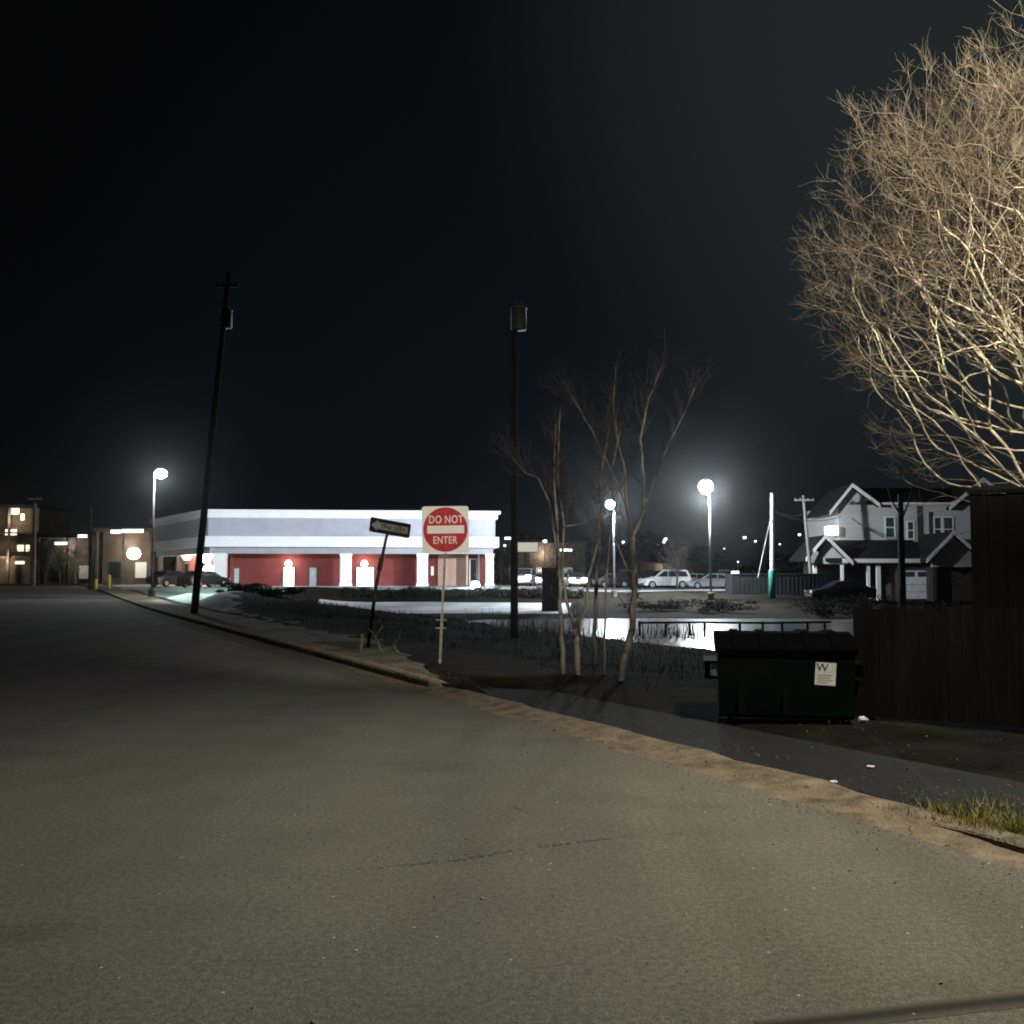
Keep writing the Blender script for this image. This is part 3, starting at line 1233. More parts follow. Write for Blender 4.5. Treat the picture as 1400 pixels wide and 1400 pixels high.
def verge_grass():
    rs = np.random.default_rng(6)
    mb = MB()
    for k in range(26000):
        s = rs.uniform(-3, 5.6)
        t = 0.22 + abs(rs.normal(0, .48))
        if t > 1.6 or (s > 4.9 and rs.random() < (s - 4.9) * 1.5) or (t < .34 and rs.random() < .5):
            continue
        x, y = st(s, t)
        z = float(hroad(s)) + (.052 if s < 4.2 else .052 - .025 * (s - 4.2))
        hgt = rs.uniform(.025, .085)
        d = rs.normal(0, .5, 2)
        w = rs.uniform(.003, .006)
        a = rs.uniform(0, math.pi)
        dx, dy = math.cos(a) * w, math.sin(a) * w
        q = len(mb.v)
        mb.v += [(x - dx, y - dy, z - .02), (x + dx, y + dy, z - .02), (x + d[0] * hgt, y + d[1] * hgt, z + hgt)]
        mb.face((q, q + 1, q + 2))
    o = mb.build("verge_grass", M_GRASSBLADE)
    tag(o, "tufted olive grass behind the kerb at the right edge", "grass", kind="stuff")
    mb = MB()
    for k in range(3600):
        s = rs.uniform(-3, 40) if k < 1500 else rs.uniform(1, 18)
        t = rs.uniform(-.3, 3.2) if rs.random() < .6 else rs.uniform(.2, .9)
        x, y = st(s, t)
        z = max(float(hg(np.array([x]), np.array([y]))[0]), gut_z(s, t) if t < .7 else -9, float(hroad(s)) + (.137 if (t > .14 and (s < 5.4 or s > 14)) else 0)) + .012
        if 5.4 < s < 14 and t > .6:
            z += .03
        a = rs.uniform(0, 6.28)
        L = rs.uniform(.006, .018)
        c, sn = math.cos(a) * L, math.sin(a) * L
        q = len(mb.v)
        mb.v += [(x - c, y - sn, z), (x + sn * .5, y - c * .5, z + rs.uniform(0, .015)), (x + c, y + sn, z + .004), (x - sn * .5, y + c * .5, z + rs.uniform(0, .015))]
        mb.face((q, q + 1, q + 2, q + 3))
    o = mb.build("leaf_litter", M_LEAF)
    tag(o, "scattered dry leaf scraps along the kerb and verge", "leaf litter", kind="stuff")


verge_grass()


def sticks():
    rs = np.random.default_rng(9)
    for (x0, y0, x1, y1, lab) in ((500, 848, 522, 885, "pale broken branch leaning by the one way sign post"),
                                  (525, 882, 545, 893, "short pale stick lying on the dark bank by the kerb")):
        a = G(x0, y0 + 6, .2) if False else P(x0, y0, 21.0)
        b = P(x1, y1, 20.4)
        gz = h1(b.x, b.y)
        sh = gz + .02 - b.z
        a.z += sh
        b.z += sh
        m = a.lerp(b, .5) + Vector((.03, 0, .05))
        mb = MB().tube([b, m, a], [.022, .018, .009], 6)
        mb.tube([m, m + Vector((.12, .05, .16)), m + Vector((.15, .1, .33))], [.011, .008, .004], 5)
        o = mb.build("fallen_branch", M_BARKGREY, None, True)
        tag(o, lab, "branch", "fallen sticks on the bank")


sticks()


def grit():
    rs = np.random.default_rng(61)
    mb = MB()
    for k in range(2600):
        s = rs.uniform(-2, 16)
        t = rs.uniform(-7, .3) if rs.random() < .55 else -.15 - abs(rs.normal(0, .35))
        if t < -11:
            continue
        x, y = st(s, t)
        r_ = abs(rs.normal(0, .0035)) + .0018
        z = float(hroad(s)) + .003 + (.012 if t > -.1 else 0)
        i = len(mb.v)
        q = [Vector(rs.normal(0, .25, 3)) * r_ for _ in range(6)]
        for (a, b, c), e in zip(((1, 0, 0), (0, 1, 0), (-1, 0, 0), (0, -1, 0), (0, 0, .8), (0, 0, -.8)), q):
            mb.v.append((x + a * r_ + e.x, y + b * r_ + e.y, z + c * r_ + e.z))
        for a, b in ((0, 1), (1, 2), (2, 3), (3, 0)):
            mb.face((i + a, i + b, i + 4))
            mb.face((i + b, i + a, i + 5))
    tag(mb.build("road_grit", mat("grit_stone", (.24, .22, .18), .9, .2, .4, 40)), "loose stone grit strewn over the road and along the gutter", "grit", kind="stuff")


grit()

# ------------------------------------------------------------------ signs
def dne_sign():
    Y = 18.2
    base = P(600, 912, Y)
    base.z = h1(base.x, Y)
    root = thing("do_not_enter_sign", "square white and red do not enter sign on a steel post at the kerb", "sign", base, R(3))
    top = P(607, 692, Y) - base
    c = P(609, 724, Y) - base
    mb = MB()
    ax = Vector((c.x, 0, c.z))
    # U channel post: web and two flanges, leaning a hair
    def upost(mbx, p0, p1, w, d, th):
        dirv = (p1 - p0)
        M = Matrix.Translation(p0) @ dirv.to_track_quat('Z', 'Y').to_matrix().to_4x4()
        L = dirv.length
        mbx.box(-w / 2, w / 2, 0, th, 0, L, M)
        mbx.box(-w / 2, -w / 2 + th, -d, 0, 0, L, M)
        mbx.box(w / 2 - th, w / 2, -d, 0, 0, L, M)
        mbx.box(-w / 2 - .014, -w / 2, -d - .002, -d + th, 0, L, M)
        mbx.box(w / 2, w / 2 + .014, -d - .002, -d + th, 0, L, M)
    lean = Vector((c.x, 0, c.z)) / c.z
    upost(mb, lean * 0.55 + Vector((0, .02, 0)), lean * (top.z - .02) + Vector((0, .02, 0)), .045, .03, .006)
    post = mb.build("post", M_GALV, root)
    mb = MB()
    upost(mb, Vector((0, -.03, -.1)), lean * 0.86 + Vector((0, -.03, 0)), .062, .036, .007)
    mb.build("post_sleeve", M_GALV, root)
    for z in (.74, .60):
        q = lean * z
        MB().tube([q + Vector((-.09, -.045, 0)), q + Vector((.09, -.045, 0))], .011, 8).build("bolt", M_GALV, post)
    # plate, rounded corners, 760 mm
    h = .405
    M = Matrix.Translation(Vector((c.x, -.025, c.z))) @ Matrix.Rotation(R(-1.0), 4, 'Y')
    poly = []
    r = .045
    for (cx, cz, a0) in ((h - r, h - r, 0), (-h + r, h - r, 90), (-h + r, -h + r, 180), (h - r, -h + r, 270)):
        for k in range(6):
            a = R(a0 + k * 18)
            poly.append((cx + r * math.cos(a), cz + r * math.sin(a)))
    plate = MB().prism(poly, -.002, .002, 'y', M).build("plate", M_SIGNWHITE, root)
    disc = [(.385 * math.cos(2 * math.pi * k / 56), .385 * math.sin(2 * math.pi * k / 56)) for k in range(56)]
    MB().prism(disc, -.0045, -.0021, 'y', M).build("red_disc", M_SIGNRED, plate)
    MB().prism([(-.315, -.068), (.325, -.068), (.325, .068), (-.315, .068)], -.0075, -.0046, 'y', M).build("white_bar", M_SIGNWHITE, plate)
    RX = Matrix.Rotation(math.pi / 2, 4, 'X')
    text_mesh("DO NOT", .19, "lettering", M_SIGNWHITE, plate, M @ Matrix.Translation((.01, -.006, .168)) @ RX, .0015, 1.08, .74)
    text_mesh("ENTER", .18, "lettering", M_SIGNWHITE, plate, M @ Matrix.Translation((-.01, -.006, -.19)) @ RX, .0015, 1.08, .74)
    for z in (.30, -.30):
        MB().tube([M @ Vector((0, -.012, z)), M @ Vector((0, .03, z))], .011, 8).build("rivet", M_GALV, plate)


dne_sign()


def one_way():
    Y = 22.0
    x0 = P(503, 880, Y).x
    base = Vector((x0, Y, h1(x0, Y)))
    root = thing("one_way_sign", "tilted black one way sign with faded white arrow on a leaning dark post", "sign", base)
    c = P(533.5, 721.5, Y) - base
    p1 = P(514, 800, Y) - base
    p2 = P(528, 734, Y) - base
    mb = MB()
    mb.tube([Vector((-.02, .05, -.1)), Vector((p1.x, .05, p1.z)), Vector((p2.x, .04, p2.z)), Vector((c.x - .01, .035, c.z))], [.038, .036, .03, .03], 8)
    post = mb.build("post", M_RUST, root)
    mb = MB()
    q = P(518, 772, Y) - base
    mb.tube([Vector((q.x, .05, q.z - .12)), Vector((q.x + .05, .05, q.z + .13))], .052, 8)
    mb.build("clamp", M_RUST, post)
    # plate 914 x 305, turned and tilted
    M = Matrix.Translation(c) @ Matrix.Rotation(R(28), 4, 'Z') @ Matrix.Rotation(R(8.5), 4, 'Y')
    a, b = .457, .152
    r = .03
    poly = []
    for (cx, cz, a0) in ((a - r, b - r, 0), (-a + r, b - r, 90), (-a + r, -b + r, 180), (a - r, -b + r, 270)):
        for k in range(4):
            t = R(a0 + k * 30)
            poly.append((cx + r * math.cos(t), cz + r * math.sin(t)))
    plate = MB().prism(poly, -.002, .002, 'y', M).build("plate", M_SIGNBLACK, root)
    arrow = [(-.43, 0), (-.285, .115), (-.285, .072), (.40, .072), (.40, -.072), (-.285, -.072), (-.285, -.115)]
    MB().prism(list(reversed(arrow)), -.0045, -.0021, 'y', M).build("arrow", M_SIGNGREY, plate)
    RX = Matrix.Rotation(math.pi / 2, 4, 'X')
    text_mesh("ONE WAY", .115, "lettering", M_SIGNBLACK, plate, M @ Matrix.Translation((.065, -.006, -.002)) @ RX, .0012, 1.02)


one_way()

# short weathered stake by the one way sign
p = P(493, 890, 20.5)
gz = h1(p.x, p.y)
mb = MB().tube([(p.x - .01, p.y, gz - .1), (p.x + .03, p.y, gz + .38)], [.045, .038], 7)
tag(mb.build("wooden_stake", M_WALK, None, False), "short grey stake standing in the grass left of the two road signs", "stake")


# ------------------------------------------------------------------ utility poles
def transformer(mb, c, r, h):
    mb.lathe([(r * .9, -h / 2), (r, -h / 2 + .03), (r, h / 2 - .05), (r * 1.05, h / 2 - .05), (r * 1.05, h / 2), (r * .5, h / 2 + .06)], c, 14)


def wood_pole(name, label, foot, top, r0, r1, mt, group, can=None, arm=None, armw=1.2):
    root = thing(name, label, "utility pole", foot, 0, group)
    d = Vector(top) - Vector(foot)
    n = 8
    mb = MB().tube([d * (k / n) + Vector((0, 0, -.3 if k == 0 else 0)) for k in range(n + 1)], [r0 + (r1 - r0) * k / n for k in range(n + 1)], 10)
    pole = mb.build("pole", mt, root, True)
    if can:
        z, side, hh = can
        c = d * (z / d.z) + Vector((side * .42, -.12, 0))
        mb = MB()
        transformer(mb, c, .24, hh)
        t = mb.build("transformer", M_CAN, root, True)
        for k in (-.1, .1):
            MB().lathe([(.035, 0), (.05, .03), (.03, .06), (.045, .09), (.025, .13), (.02, .18)], (c.x + k, c.y, c.z + hh / 2 + .04), 8).build("bushing", M_CAN, t)
        for k in (-.22, .16):
            xo = c.x - side * .42
            MB().box(xo + min(0, side * .3), xo + max(0, side * .3), -.16, -.04, c.z + k, c.z + k + .06).build("bracket", M_RUST, t)
    if arm:
        mb = MB()
        for z in arm:
            c = d * (z / d.z)
            mb.box(c.x - armw / 2, c.x + armw / 2, c.y - .16, c.y - .07, z - .06, z + .06)
            for k in (-.45, -.2, .2, .45):
                mb.lathe([(.03, 0), (.045, .04), (.03, .08), (.02, .13)], (c.x + k * armw, c.y - .115, z + .06), 7)
        mb.build("crossarm", mt, root)
    return root


UG = "wooden utility poles"
px0 = P(265, 832, 42)
px0.z = h1(px0.x, 42)
wood_pole("utility_pole", "tall dark utility pole leaning right in front of the red shop", px0, P(313, 372, 42), .155, .10, M_POLEWOOD, UG,
          can=(P(311, 437, 42).z - px0.z, 0.3, .75), arm=[P(313, 392, 42).z - px0.z], armw=.9)
q = P(703, 870, 32)
q.z = h1(q.x, 32)
wood_pole("utility_pole", "dark utility pole with a transformer can, right of the do not enter sign", q, P(703.5, 415, 32), .12, .085, M_POLEWOOD, UG,
          can=(P(703, 437, 32).z - q.z, .3, .72))
q = P(1056, 822, 74)
qz = h1(q.x, 74)
q.z = qz
pt = P(1056, 674, 74)
rp = wood_pole("utility_pole", "white pole with a teal sleeve round its foot, by the dark container", q, pt, .185, .15, M_POLEPALE, UG)
mb = MB().lathe([(.245, -.2), (.245, 1.95), (.235, 2.0), (.19, 2.02)], (0, 0, 0), 12)
mb.build("teal_sleeve", M_TEAL, rp, True)
mb = MB().tube([Vector((0, 0, pt.z - q.z - 1.6)), P(1036, 790, 72) - q], .022, 5)
mb.build("guy_wire", M_POLEPALE, rp)
q2 = P(1111, 812, 80)
q2.z = h1(q2.x, 80)
wood_pole("utility_pole", "thin leaning pole with a crossarm left of the white house", q2, P(1098, 677, 80), .15, .10, M_POLEBROWN, UG,
          arm=[P(1098, 684, 80).z - q2.z], armw=1.5)
mb = MB()
a, b = P(1057, 697, 74), P(1099, 703, 80)
c_, d_ = P(1057, 700, 74), P(1150, 706, 84)
for (s0, s1, sag) in ((a, b, .25), (c_, d_, .5)):
    mb.tube([s0.lerp(s1, k / 8) - Vector((0, 0, sag * 4 * (k / 8) * (1 - k / 8))) for k in range(9)], .03, 4)
tag(mb.build("overhead_cable", M_GALV), "overhead cables running from the white pole to the house", "cable")
q = P(46, 795, 108)
q.z = h1(q.x, 108)
wood_pole("utility_pole", "grey brown utility pole far left by the lit flats", q, P(48, 688, 108), .20, .15, M_POLEBROWN, UG, arm=[9.0], armw=1.4)
q = P(124, 803, 90)
q.z = h1(q.x, 90)
wood_pole("utility_pole", "dark slim utility pole far left in front of the canopy lights", q, P(124, 695, 90), .20, .15, M_POLEWOOD, UG)


# ------------------------------------------------------------------ lot lamps
LAMPS = []


def lot_lamp(label, px, py_head, Y, pole_px, power, size, z_base=None, arm=0.6, col=(.86, .95, 1.0), spill=.5, aims=(), omni=7000, wide=1.0, sp_aim=None, pm=None, sp_cone=150):
    hx = P(pole_px, py_head, Y)
    bz = h1(hx.x, Y)
    root = thing("lot_lamp", label, "lamp post", (hx.x, Y, bz), 0, "lot lamp posts")
    H_ = hx.z - bz
    mb = MB()
    mb.tube([(0, 0, .5), (0, 0, H_ * .5), (0, 0, H_ + .1)], [.085, .075, .06], 10)
    mb.build("pole", pm or M_POLEMETAL, root, True)
    mb = MB().lathe([(.24, -.3), (.24, .45), (.22, .5)], (0, 0, 0), 12)
    mb.build("concrete_base", M_WALK, root)
    dxp = (P(px, py_head, Y).x - hx.x)
    mb = MB().tube([(0, 0, H_ + .05), (dxp * .5, 0, H_ + .5 * size), (dxp, 0, H_ + .5 * size)], .035, 8)
    mb.build("arm", M_POLEMETAL, root, True)
    zc = H_ - .02
    head = MB().lathe([(size * .30, .36 * size), (size * .26, .48 * size), (size * .10, .56 * size)], (dxp, 0, zc), 14).build("lamp_head", M_HEAD, root)
    # drop lens: bowl under the head
    L = MB().lathe([(.46 * size * wide * math.cos(R(a_)) + .01, .46 * size * math.sin(R(a_))) for a_ in range(-85, 56, 20)], (dxp, 0, zc), 18)
    L.build("lens", E_COOL, head, True)
    lz = H_ - .46 * size - .14
    lamp((dxp, 0, lz), omni, col, .12, root)
    lamp((dxp, 0, lz), power * spill, col, .2, root, sp_cone, (dxp, 0, -10) if sp_aim is None else (sp_aim[0] - hx.x, sp_aim[1] - Y, sp_aim[2] - bz))
    for (w, a, cone) in aims:
        lamp((dxp, 0, lz), power * w, col, .2, root, cone, (a[0] - hx.x, a[1] - Y, a[2] - bz), .7)
    LAMPS.append(root)
    return root


lot_lamp("lot lamp on a thin post above the left wing of the red shop", 220, 647, 67, 211, 20000, .62, wide=1.3, omni=2600, spill=1.25, sp_aim=(-17, 61, .4), sp_cone=52, pm=M_POLEDIM, aims=((.95, (-15, 93, 4), 85),))
lot_lamp("smaller lit lot lamp between the bare saplings", 834, 689, 80, 839, 15000, .72, omni=6000, spill=.7, aims=((.9, (-6, 94, 4), 80),))
lot_lamp("brightest lot lamp, on a tall post right of the bare saplings", 965, 665, 73, 970, 26000, 1.05, omni=12500, spill=.42, aims=((.22, (12, 100, 0), 90),))


# ------------------------------------------------------------------ red shop
def shop():
    A = P(283, 803, 92)
    Bp = P(677, 803, 94.5)
    gz = .66
    ang = math.atan2(Bp.y - A.y, Bp.x - A.x)
    L = math.hypot(Bp.x - A.x, Bp.y - A.y)
    root = thing("shop", "single storey red shop with white columns and broad white fascia", "building", (A.x, A.y, gz), ang)
    k = .0641

    def u(px):
        return (px - 283) / (677 - 283) * L

    def z(py):
        return (803 - py) * k
    C = P(211, 803, 108)
    d = Vector((C.x - A.x, C.y - A.y, 0))
    wl = d.length
    wa = math.atan2(d.y, d.x) - ang + math.pi        # wing frame: +x runs back towards the corner
    MW = Matrix.Rotation(wa, 4, 'Z') @ Matrix.Translation((-wl, 0, 0))
    # in wing frame x in [0, wl], corner at wl; outside is -y
    dep = 2.4
    # walls (recessed behind the columns)
    mb = MB().use(M_REDWALL)
    mb.box(u(300), u(596), dep, dep + .3, 0, z(755))
    mb.box(u(596), u(640), dep - .1, dep + .25, 0, z(755))
    mb.box(u(640), u(675), dep + .8, dep + 1.1, 0, z(755))
    mb.use(M_TANWALL).box(u(637), u(640), .9, dep - .12, 0, z(755))
    mb.box(u(598), u(637), dep - .16, dep - .11, .02, z(757))
    mb.use(M_REDWALL).box(0.5, wl - 1.2, dep, dep + .3, 0, z(752), MW)
    mb.use(M_LAV).box(L - .3, L, dep + 1.2, 15, 0, z(750))
    mb.use(M_REDWALL).box(u(300), u(672), 16, 16.3, 0, z(750))
    wall = mb.build("wall", None, root)
    # plinth strip, white
    mb = MB().box(-.1, L + .1, -.5, dep + 2, -.5, .06)
    mb.box(-.2, wl - .4, -.5, dep + 2, -.5, .05, MW)
    mb.build("paved_walk", M_LANE, root)

    def band(name, z0, z1, out, mt):
        mb = MB()
        mb.box(-out * .7, L + out, -out, .9 - out * .3, z0, z1)
        mb.box(L - .9 + out * .3, L + out - .003, .9 - out * .3, 15, z0, z1)
        mb.box(-.3, wl - .003 - out * .1, -out, .9 - out * .3, z0, z1, MW)
        return mb.build(name, mt, root)
    band("fascia", z(733.5), z(708), .0, M_LAV)
    band("lower_band", z(748), z(733.4), .32, M_WHITE)
    band("cornice", z(708.1), z(701), .22, M_WHITE)
    band("cornice", z(701.1), z(697), .45, M_WHITE)
    band("beam", z(757), z(747.9), -.18, M_SOFFIT)
    mb = MB().box(.2, L - .9, .8, dep + 3, z(750), z(748.5))
    mb.box(0, wl - .9, .8, dep + 3, z(750), z(748.6), MW)
    mb.build("soffit", M_SOFFIT, root)
    # roof
    mb = MB()
    cpl = MW @ Vector((0, .5, 0))
    mb.prism([(0.2, .5), (L - .4, .5), (L - .4, 15.5), (cpl.x + 6, 16), (cpl.x + .4, cpl.y)], z(705), z(703.5), 'z')
    mb.build("roof", M_FLATROOF, root)

    def column(px0, px1, y0=0.12):
        a, b = u(px0), u(px1)
        mb = MB().box(a, b, y0, y0 + (b - a) * .9, 0.06, z(756.5))
        mb.box(a - .06, b + .06, y0 - .05, y0 + (b - a) * .9 + .06, .05, .32)
        mb.box(a - .05, b + .05, y0 - .04, y0 + (b - a) * .9 + .05, z(760), z(757.1))
        return mb.build("column", M_WHITE, root)
    for a, b in ((291, 307), (462, 477), (568, 583), (664, 675)):
        column(a, b)
    mb = MB().box(u(655), u(657.5), dep - .2, dep, .06, z(756))
    mb.build("column", M_WHITE, root)

    def door(px0, px1, pytop, glass, lit=False, wing=False, frame=M_FRAMEDARK):
        a, b = u(px0), u(px1)
        fr = MB()
        y1 = dep - .001
        y0 = dep - .09
        t = .08
        fr.box(a, a + t, y0, y1, .06, z(pytop))
        fr.box(b - t, b, y0, y1, .06, z(pytop))
        fr.box(a + t, b - t, y0, y1, z(pytop) - t, z(pytop))
        dd = fr.build("door", frame, root)
        MB().box(a + t, b - t, dep - .05, dep - .002, .07, z(pytop) - t).build("door_leaf", glass, dd)
        MB().box(b - t - .16, b - t - .11, y0 - .03, dep - .055, .95, 1.2).build("handle", M_GALV, dd)
        return dd
    door(312, 321, 776, M_DOORGREY)
    door(380, 397, 774.5, E_DOOR)
    door(416, 428, 775, M_DOORGREY)
    door(482, 508, 774.5, E_DOOR)
    door(643, 654, 763, M_GLASSDARK, frame=M_WHITE)
    # white notice panel
    MB().box(u(588), u(592), dep - .06, dep - .003, z(787), z(774)).build("notice_panel", M_SIGNWHITE, root)
    # lanterns above the lit doors
    for px, w in ((388.5, 7), (494, 10)):
        mb = MB()
        x = u(px)
        mb.box(x - .22, x + .22, dep - .12, dep - .002, z(772), z(768))
        ln = mb.build("wall_lantern", M_FRAMEDARK, root)
        MB().lathe([(.18, -.2), (.3, -.05), (.26, .18), (.08, .32)], (x, dep - .42, z(771)), 10).build("lantern_glass", E_WARM, ln, True)
        lamp((x, dep - .95, z(769.5)), 110, (1, .95, .85), .2, root)
    # wing wall lamps, upright warm
    for fx, zz in ((.30, z(752)), (.66, z(757)), (.70, z(776))):
        x = fx * wl
        ln = MB().box(x - .25, x + .25, dep - .12, dep - .002, zz - .22, zz + .16, MW).build("wall_lantern", M_FRAMEDARK, root)
        MB().lathe([(.25, -.6), (.5, -.2), (.46, .2), (.15, .42)], (x, dep - .64, zz - .1), 12, MW).build("lantern_glass", E_WARM, ln, True)
        lamp(tuple(MW @ Vector((x, dep - 1.4, zz - .4))), 520, (1, .88, .72), .2, root)
    # wing windows and posts
    for fx in (.18, .48, .86):
        x = fx * wl
        w = MB().box(x - .8, x + .8, dep - .07, dep - .002, .5, 2.3, MW).build("window", M_FRAMEDARK, root)
        MB().box(x - .72, x + .72, dep - .09, dep - .071, .58, 2.22, MW).build("pane", M_GLASSDARK, w)
    for fx in (.02, .40):
        x = fx * wl
        MB().box(x, x + .5, .15, .62, .05, z(756.4), MW).build("column", M_STONE, root)


shop()

# ground flood lamp in front of the shop
q = P(650, 801, 88)
gz = h1(q.x, 88)
fl = thing("flood_lamp", "glaring ground flood lamp at the right end of the shop front", "flood lamp", (q.x, 88, gz))
MB().box(-.09, .09, -.09, .09, -.1, q.z - gz - .25).build("stand", M_FRAMEDARK, fl)
hd = MB().box(-.3, .3, -.15, .3, q.z - gz - .25, q.z - gz + .25, None, .05).build("lamp_head", M_HEAD, fl)
MB().lathe([(.10, -.38), (.28, -.28), (.38, 0), (.28, .28), (.10, .38)], (0, -.3, q.z - gz), 14).build("lens", E_COOL, hd, True)
lamp((0, -.85, q.z - gz), 2600, (.9, .97, 1), .2, fl)


# ------------------------------------------------------------------ white house
def house():
    Y = 85.0
    o = P(1148, 820, Y)
    gz = h1(P(1250, 820, Y).x, Y) - .02
    root = thing("house", "two storey white sided house with dark gabled roofs behind the lot", "house", (o.x, Y, gz))

    def L(px, py, dy=0.0):
        q = P(px, py, Y + dy)
        return Vector((q.x - o.x, dy, q.z - gz))

    def X(px, dy=0):
        return L(px, 800, dy).x

    def Z(py, dy=0):
        return L(1250, py, dy).z
    # main wall
    mb = MB()
    x0, x1 = X(1148), X(1420)
    mb.box(x0, x1, 0, 9, -.3, Z(690))
    # left front gable triangle
    gl, gp, gr = X(1148), X(1170), X(1196)
    mb.prism([(gl, Z(690) - .02), (gr, Z(690) - .02), (gp, Z(666.5))], -.0, .25, 'y')
    # right upper gable triangle
    hl_, hp, hr_ = X(1304), X(1350), X(1396)
    mb.prism([(hl_, Z(690) - .02), (hr_, Z(690) - .02), (hp, Z(660))], -.002, .25, 'y')
    mb.build("wall", M_SIDING, root)
    # main roof: ridge parallel to the front
    ez, rz_ = Z(691), Z(671, 4.5)
    mb = MB()
    mb.prism([(-.5, ez), (4.5, rz_), (9.5, ez), (9.5, ez + .22), (4.5, rz_ + .24), (-.5, ez + .22)], X(1186), x1 + .4, 'x')
    mb.build("roof", M_SHINGLE, root)

    def gable_roof(pl, pp, pr, pyl, pyp, pyr, y0, y1, trim=True):
        """two sloped slabs over a front gable, with pale rake boards"""
        a = Vector((X(pl, y0), 0, Z(pyl, y0)))
        b = Vector((X(pp, y0), 0, Z(pyp, y0)))
        c = Vector((X(pr, y0), 0, Z(pyr, y0)))
        t = .2
        mb = MB()
        mb.prism([(a.x, a.z), (b.x, b.z), (b.x, b.z + t), (a.x - .05, a.z + t)], y0, y1, 'y')
        mb.prism([(b.x, b.z), (c.x, c.z), (c.x + .05, c.z + t), (b.x, b.z + t)], y0, y1, 'y')
        rf = mb.build("roof", M_SHINGLE, root)
        mb = MB()
        h = .26
        mb.prism([(a.x - .04, a.z - .06), (b.x, b.z - .06), (b.x, b.z + h), (a.x - .04, a.z + h)], y0 - .09, y0 - .003, 'y')
        mb.prism([(b.x, b.z - .06), (c.x + .04, c.z - .06), (c.x + .04, c.z + h), (b.x, b.z + h)], y0 - .088, y0 - .003, 'y')
        mb.build("rake_board", M_TRIM, rf)
        return rf
    gable_roof(1137, 1168, 1205, 703, 665, 693, -.7, 6)
    gable_roof(1301, 1348, 1404, 697, 657, 697, -.6, 5)
    # eave gutter
    MB().box(X(1205), X(1302), -.62, -.5, ez + .02, ez + .2).build("gutter_trim", M_TRIM, root)
    # windows
    for (a, b, c, d, pane) in ((1211, 1226, 706, 736, M_GLASSBLUE), (1278, 1290, 706, 741, M_GLASSBLUE), (1290.5, 1306, 706, 741, M_GLASSBLUE), (1241, 1252, 712, 738, M_GLASSBLUE)):
        xa, xb, za, zb = X(a), X(b), Z(d), Z(c)
        fr = MB()
        t = .11
        fr.box(xa, xb, -.07, -.002, zb - t, zb)
        fr.box(xa, xb, -.09, -.002, za, za + t)
        fr.box(xa, xa + t, -.07, -.002, za + t, zb - t)
        fr.box(xb - t, xb, -.07, -.002, za + t, zb - t)
        zm = (za + zb) / 2
        fr.box(xa + t, xb - t, -.06, -.002, zm - .04, zm + .04)
        w = fr.build("window", M_TRIM, root)
        MB().box(xa + t, xb - t, -.03, -.004, za + t, zm - .04).build("pane", pane, w)
        MB().box(xa + t, xb - t, -.03, -.004, zm + .04, zb - t).build("pane", pane, w)
    # dark shutters / downpipe
    for (a, b, c, d) in ((1256, 1263, 692, 741), (1272, 1277, 700, 741)):
        MB().box(X(a), X(b), -.06, -.002, Z(d), Z(c)).build("shutter", M_BRICKDARK, root)
    # lower front wing: porch with lean-to roof
    yf = -4.0
    MB().box(X(1108, yf) + .6, X(1282, yf), -1.2, -.002, -.3, Z(770, -1.2)).build("porch_wall", M_BRICKDARK, root)
    mb = MB()
    mb.prism([(yf - .4, Z(768, yf)), (-.003, Z(742)), (-.003, Z(742) + .22), (yf - .4, Z(768, yf) + .2)], X(1128, yf), X(1275, yf), 'x')
    mb.build("porch_roof", M_SHINGLE, root)
    MB().box(X(1150, yf), X(1276, yf), yf - .53, yf - .403, Z(769.5, yf), Z(764, yf)).build("gutter_trim", M_TRIM, root)
    mb = MB().prism([(X(1112, yf), Z(771, yf)), (X(1160, yf), Z(771, yf)), (X(1131, yf), Z(738, yf))], yf - .15, yf + .1, 'y')
    mb.build("porch_gable", M_SIDING, root)
    gable_roof(1103, 1130, 1166, 767, 735, 772, yf - .75, 0)
    for px, w in ((1112, .26), (1185.5, .22), (1198.5, .3), (1150, .2)):
        MB().box(X(px, yf), X(px, yf) + w, yf - .1, yf + .15, -.3, Z(772, yf)).build("porch_column", M_TRIM, root)
    # garage with white door, then gabled bay with a dark opening
    mb = MB().use(M_BRICKDARK)
    mb.box(X(1228, yf), X(1283, yf), yf + .05, -1.21, -.3, Z(771, yf))
    mb.build("garage_wall", M_BRICKDARK, root)
    ga, gb = X(1234, yf), X(1272, yf)
    gd = MB()
    zt, z0 = Z(780, yf), Z(819, yf)
    pz = [z0 + (zt - z0) * k / 4 for k in range(5)]
    for k in range(3):
        gd.box(ga, gb, yf - .01, yf + .048, pz[k] + .015, pz[k + 1] - .015)
    gd.box(ga, gb, yf + .005, yf + .047, pz[3] - .014, pz[4])
    door = gd.build("garage_door", M_GARAGE, root)
    for k in range(2):
        MB().box(ga + .12 + k * (gb - ga) / 2, ga + (gb - ga) * (k + 1) / 2 - .12, yf - .012, yf + .004, pz[3] + .06, pz[4] - .1).build("pane", M_GLASSBLUE, door)
    yb = -5.2
    mb = MB().prism([(X(1275, yb), Z(775, yb)), (X(1342, yb), Z(775, yb)), (X(1342, yb), Z(768, yb)), (X(1307, yb), Z(732, yb)), (X(1275, yb), Z(768, yb))], yb, yb + .3, 'y')
    mb.build("bay_gable", M_SIDING, root)
    MB().box(X(1275, yb), X(1342, yb), yb + .5, -1.3, -.3, Z(775, yb) - .01).build("bay_wall", M_BRICKDARK, root)
    for px in (1275, 1338):
        MB().box(X(px, yb), X(px, yb) + .3, yb, yb + .35, -.3, Z(775, yb) - .002).build("bay_post", M_BRICKDARK, root)
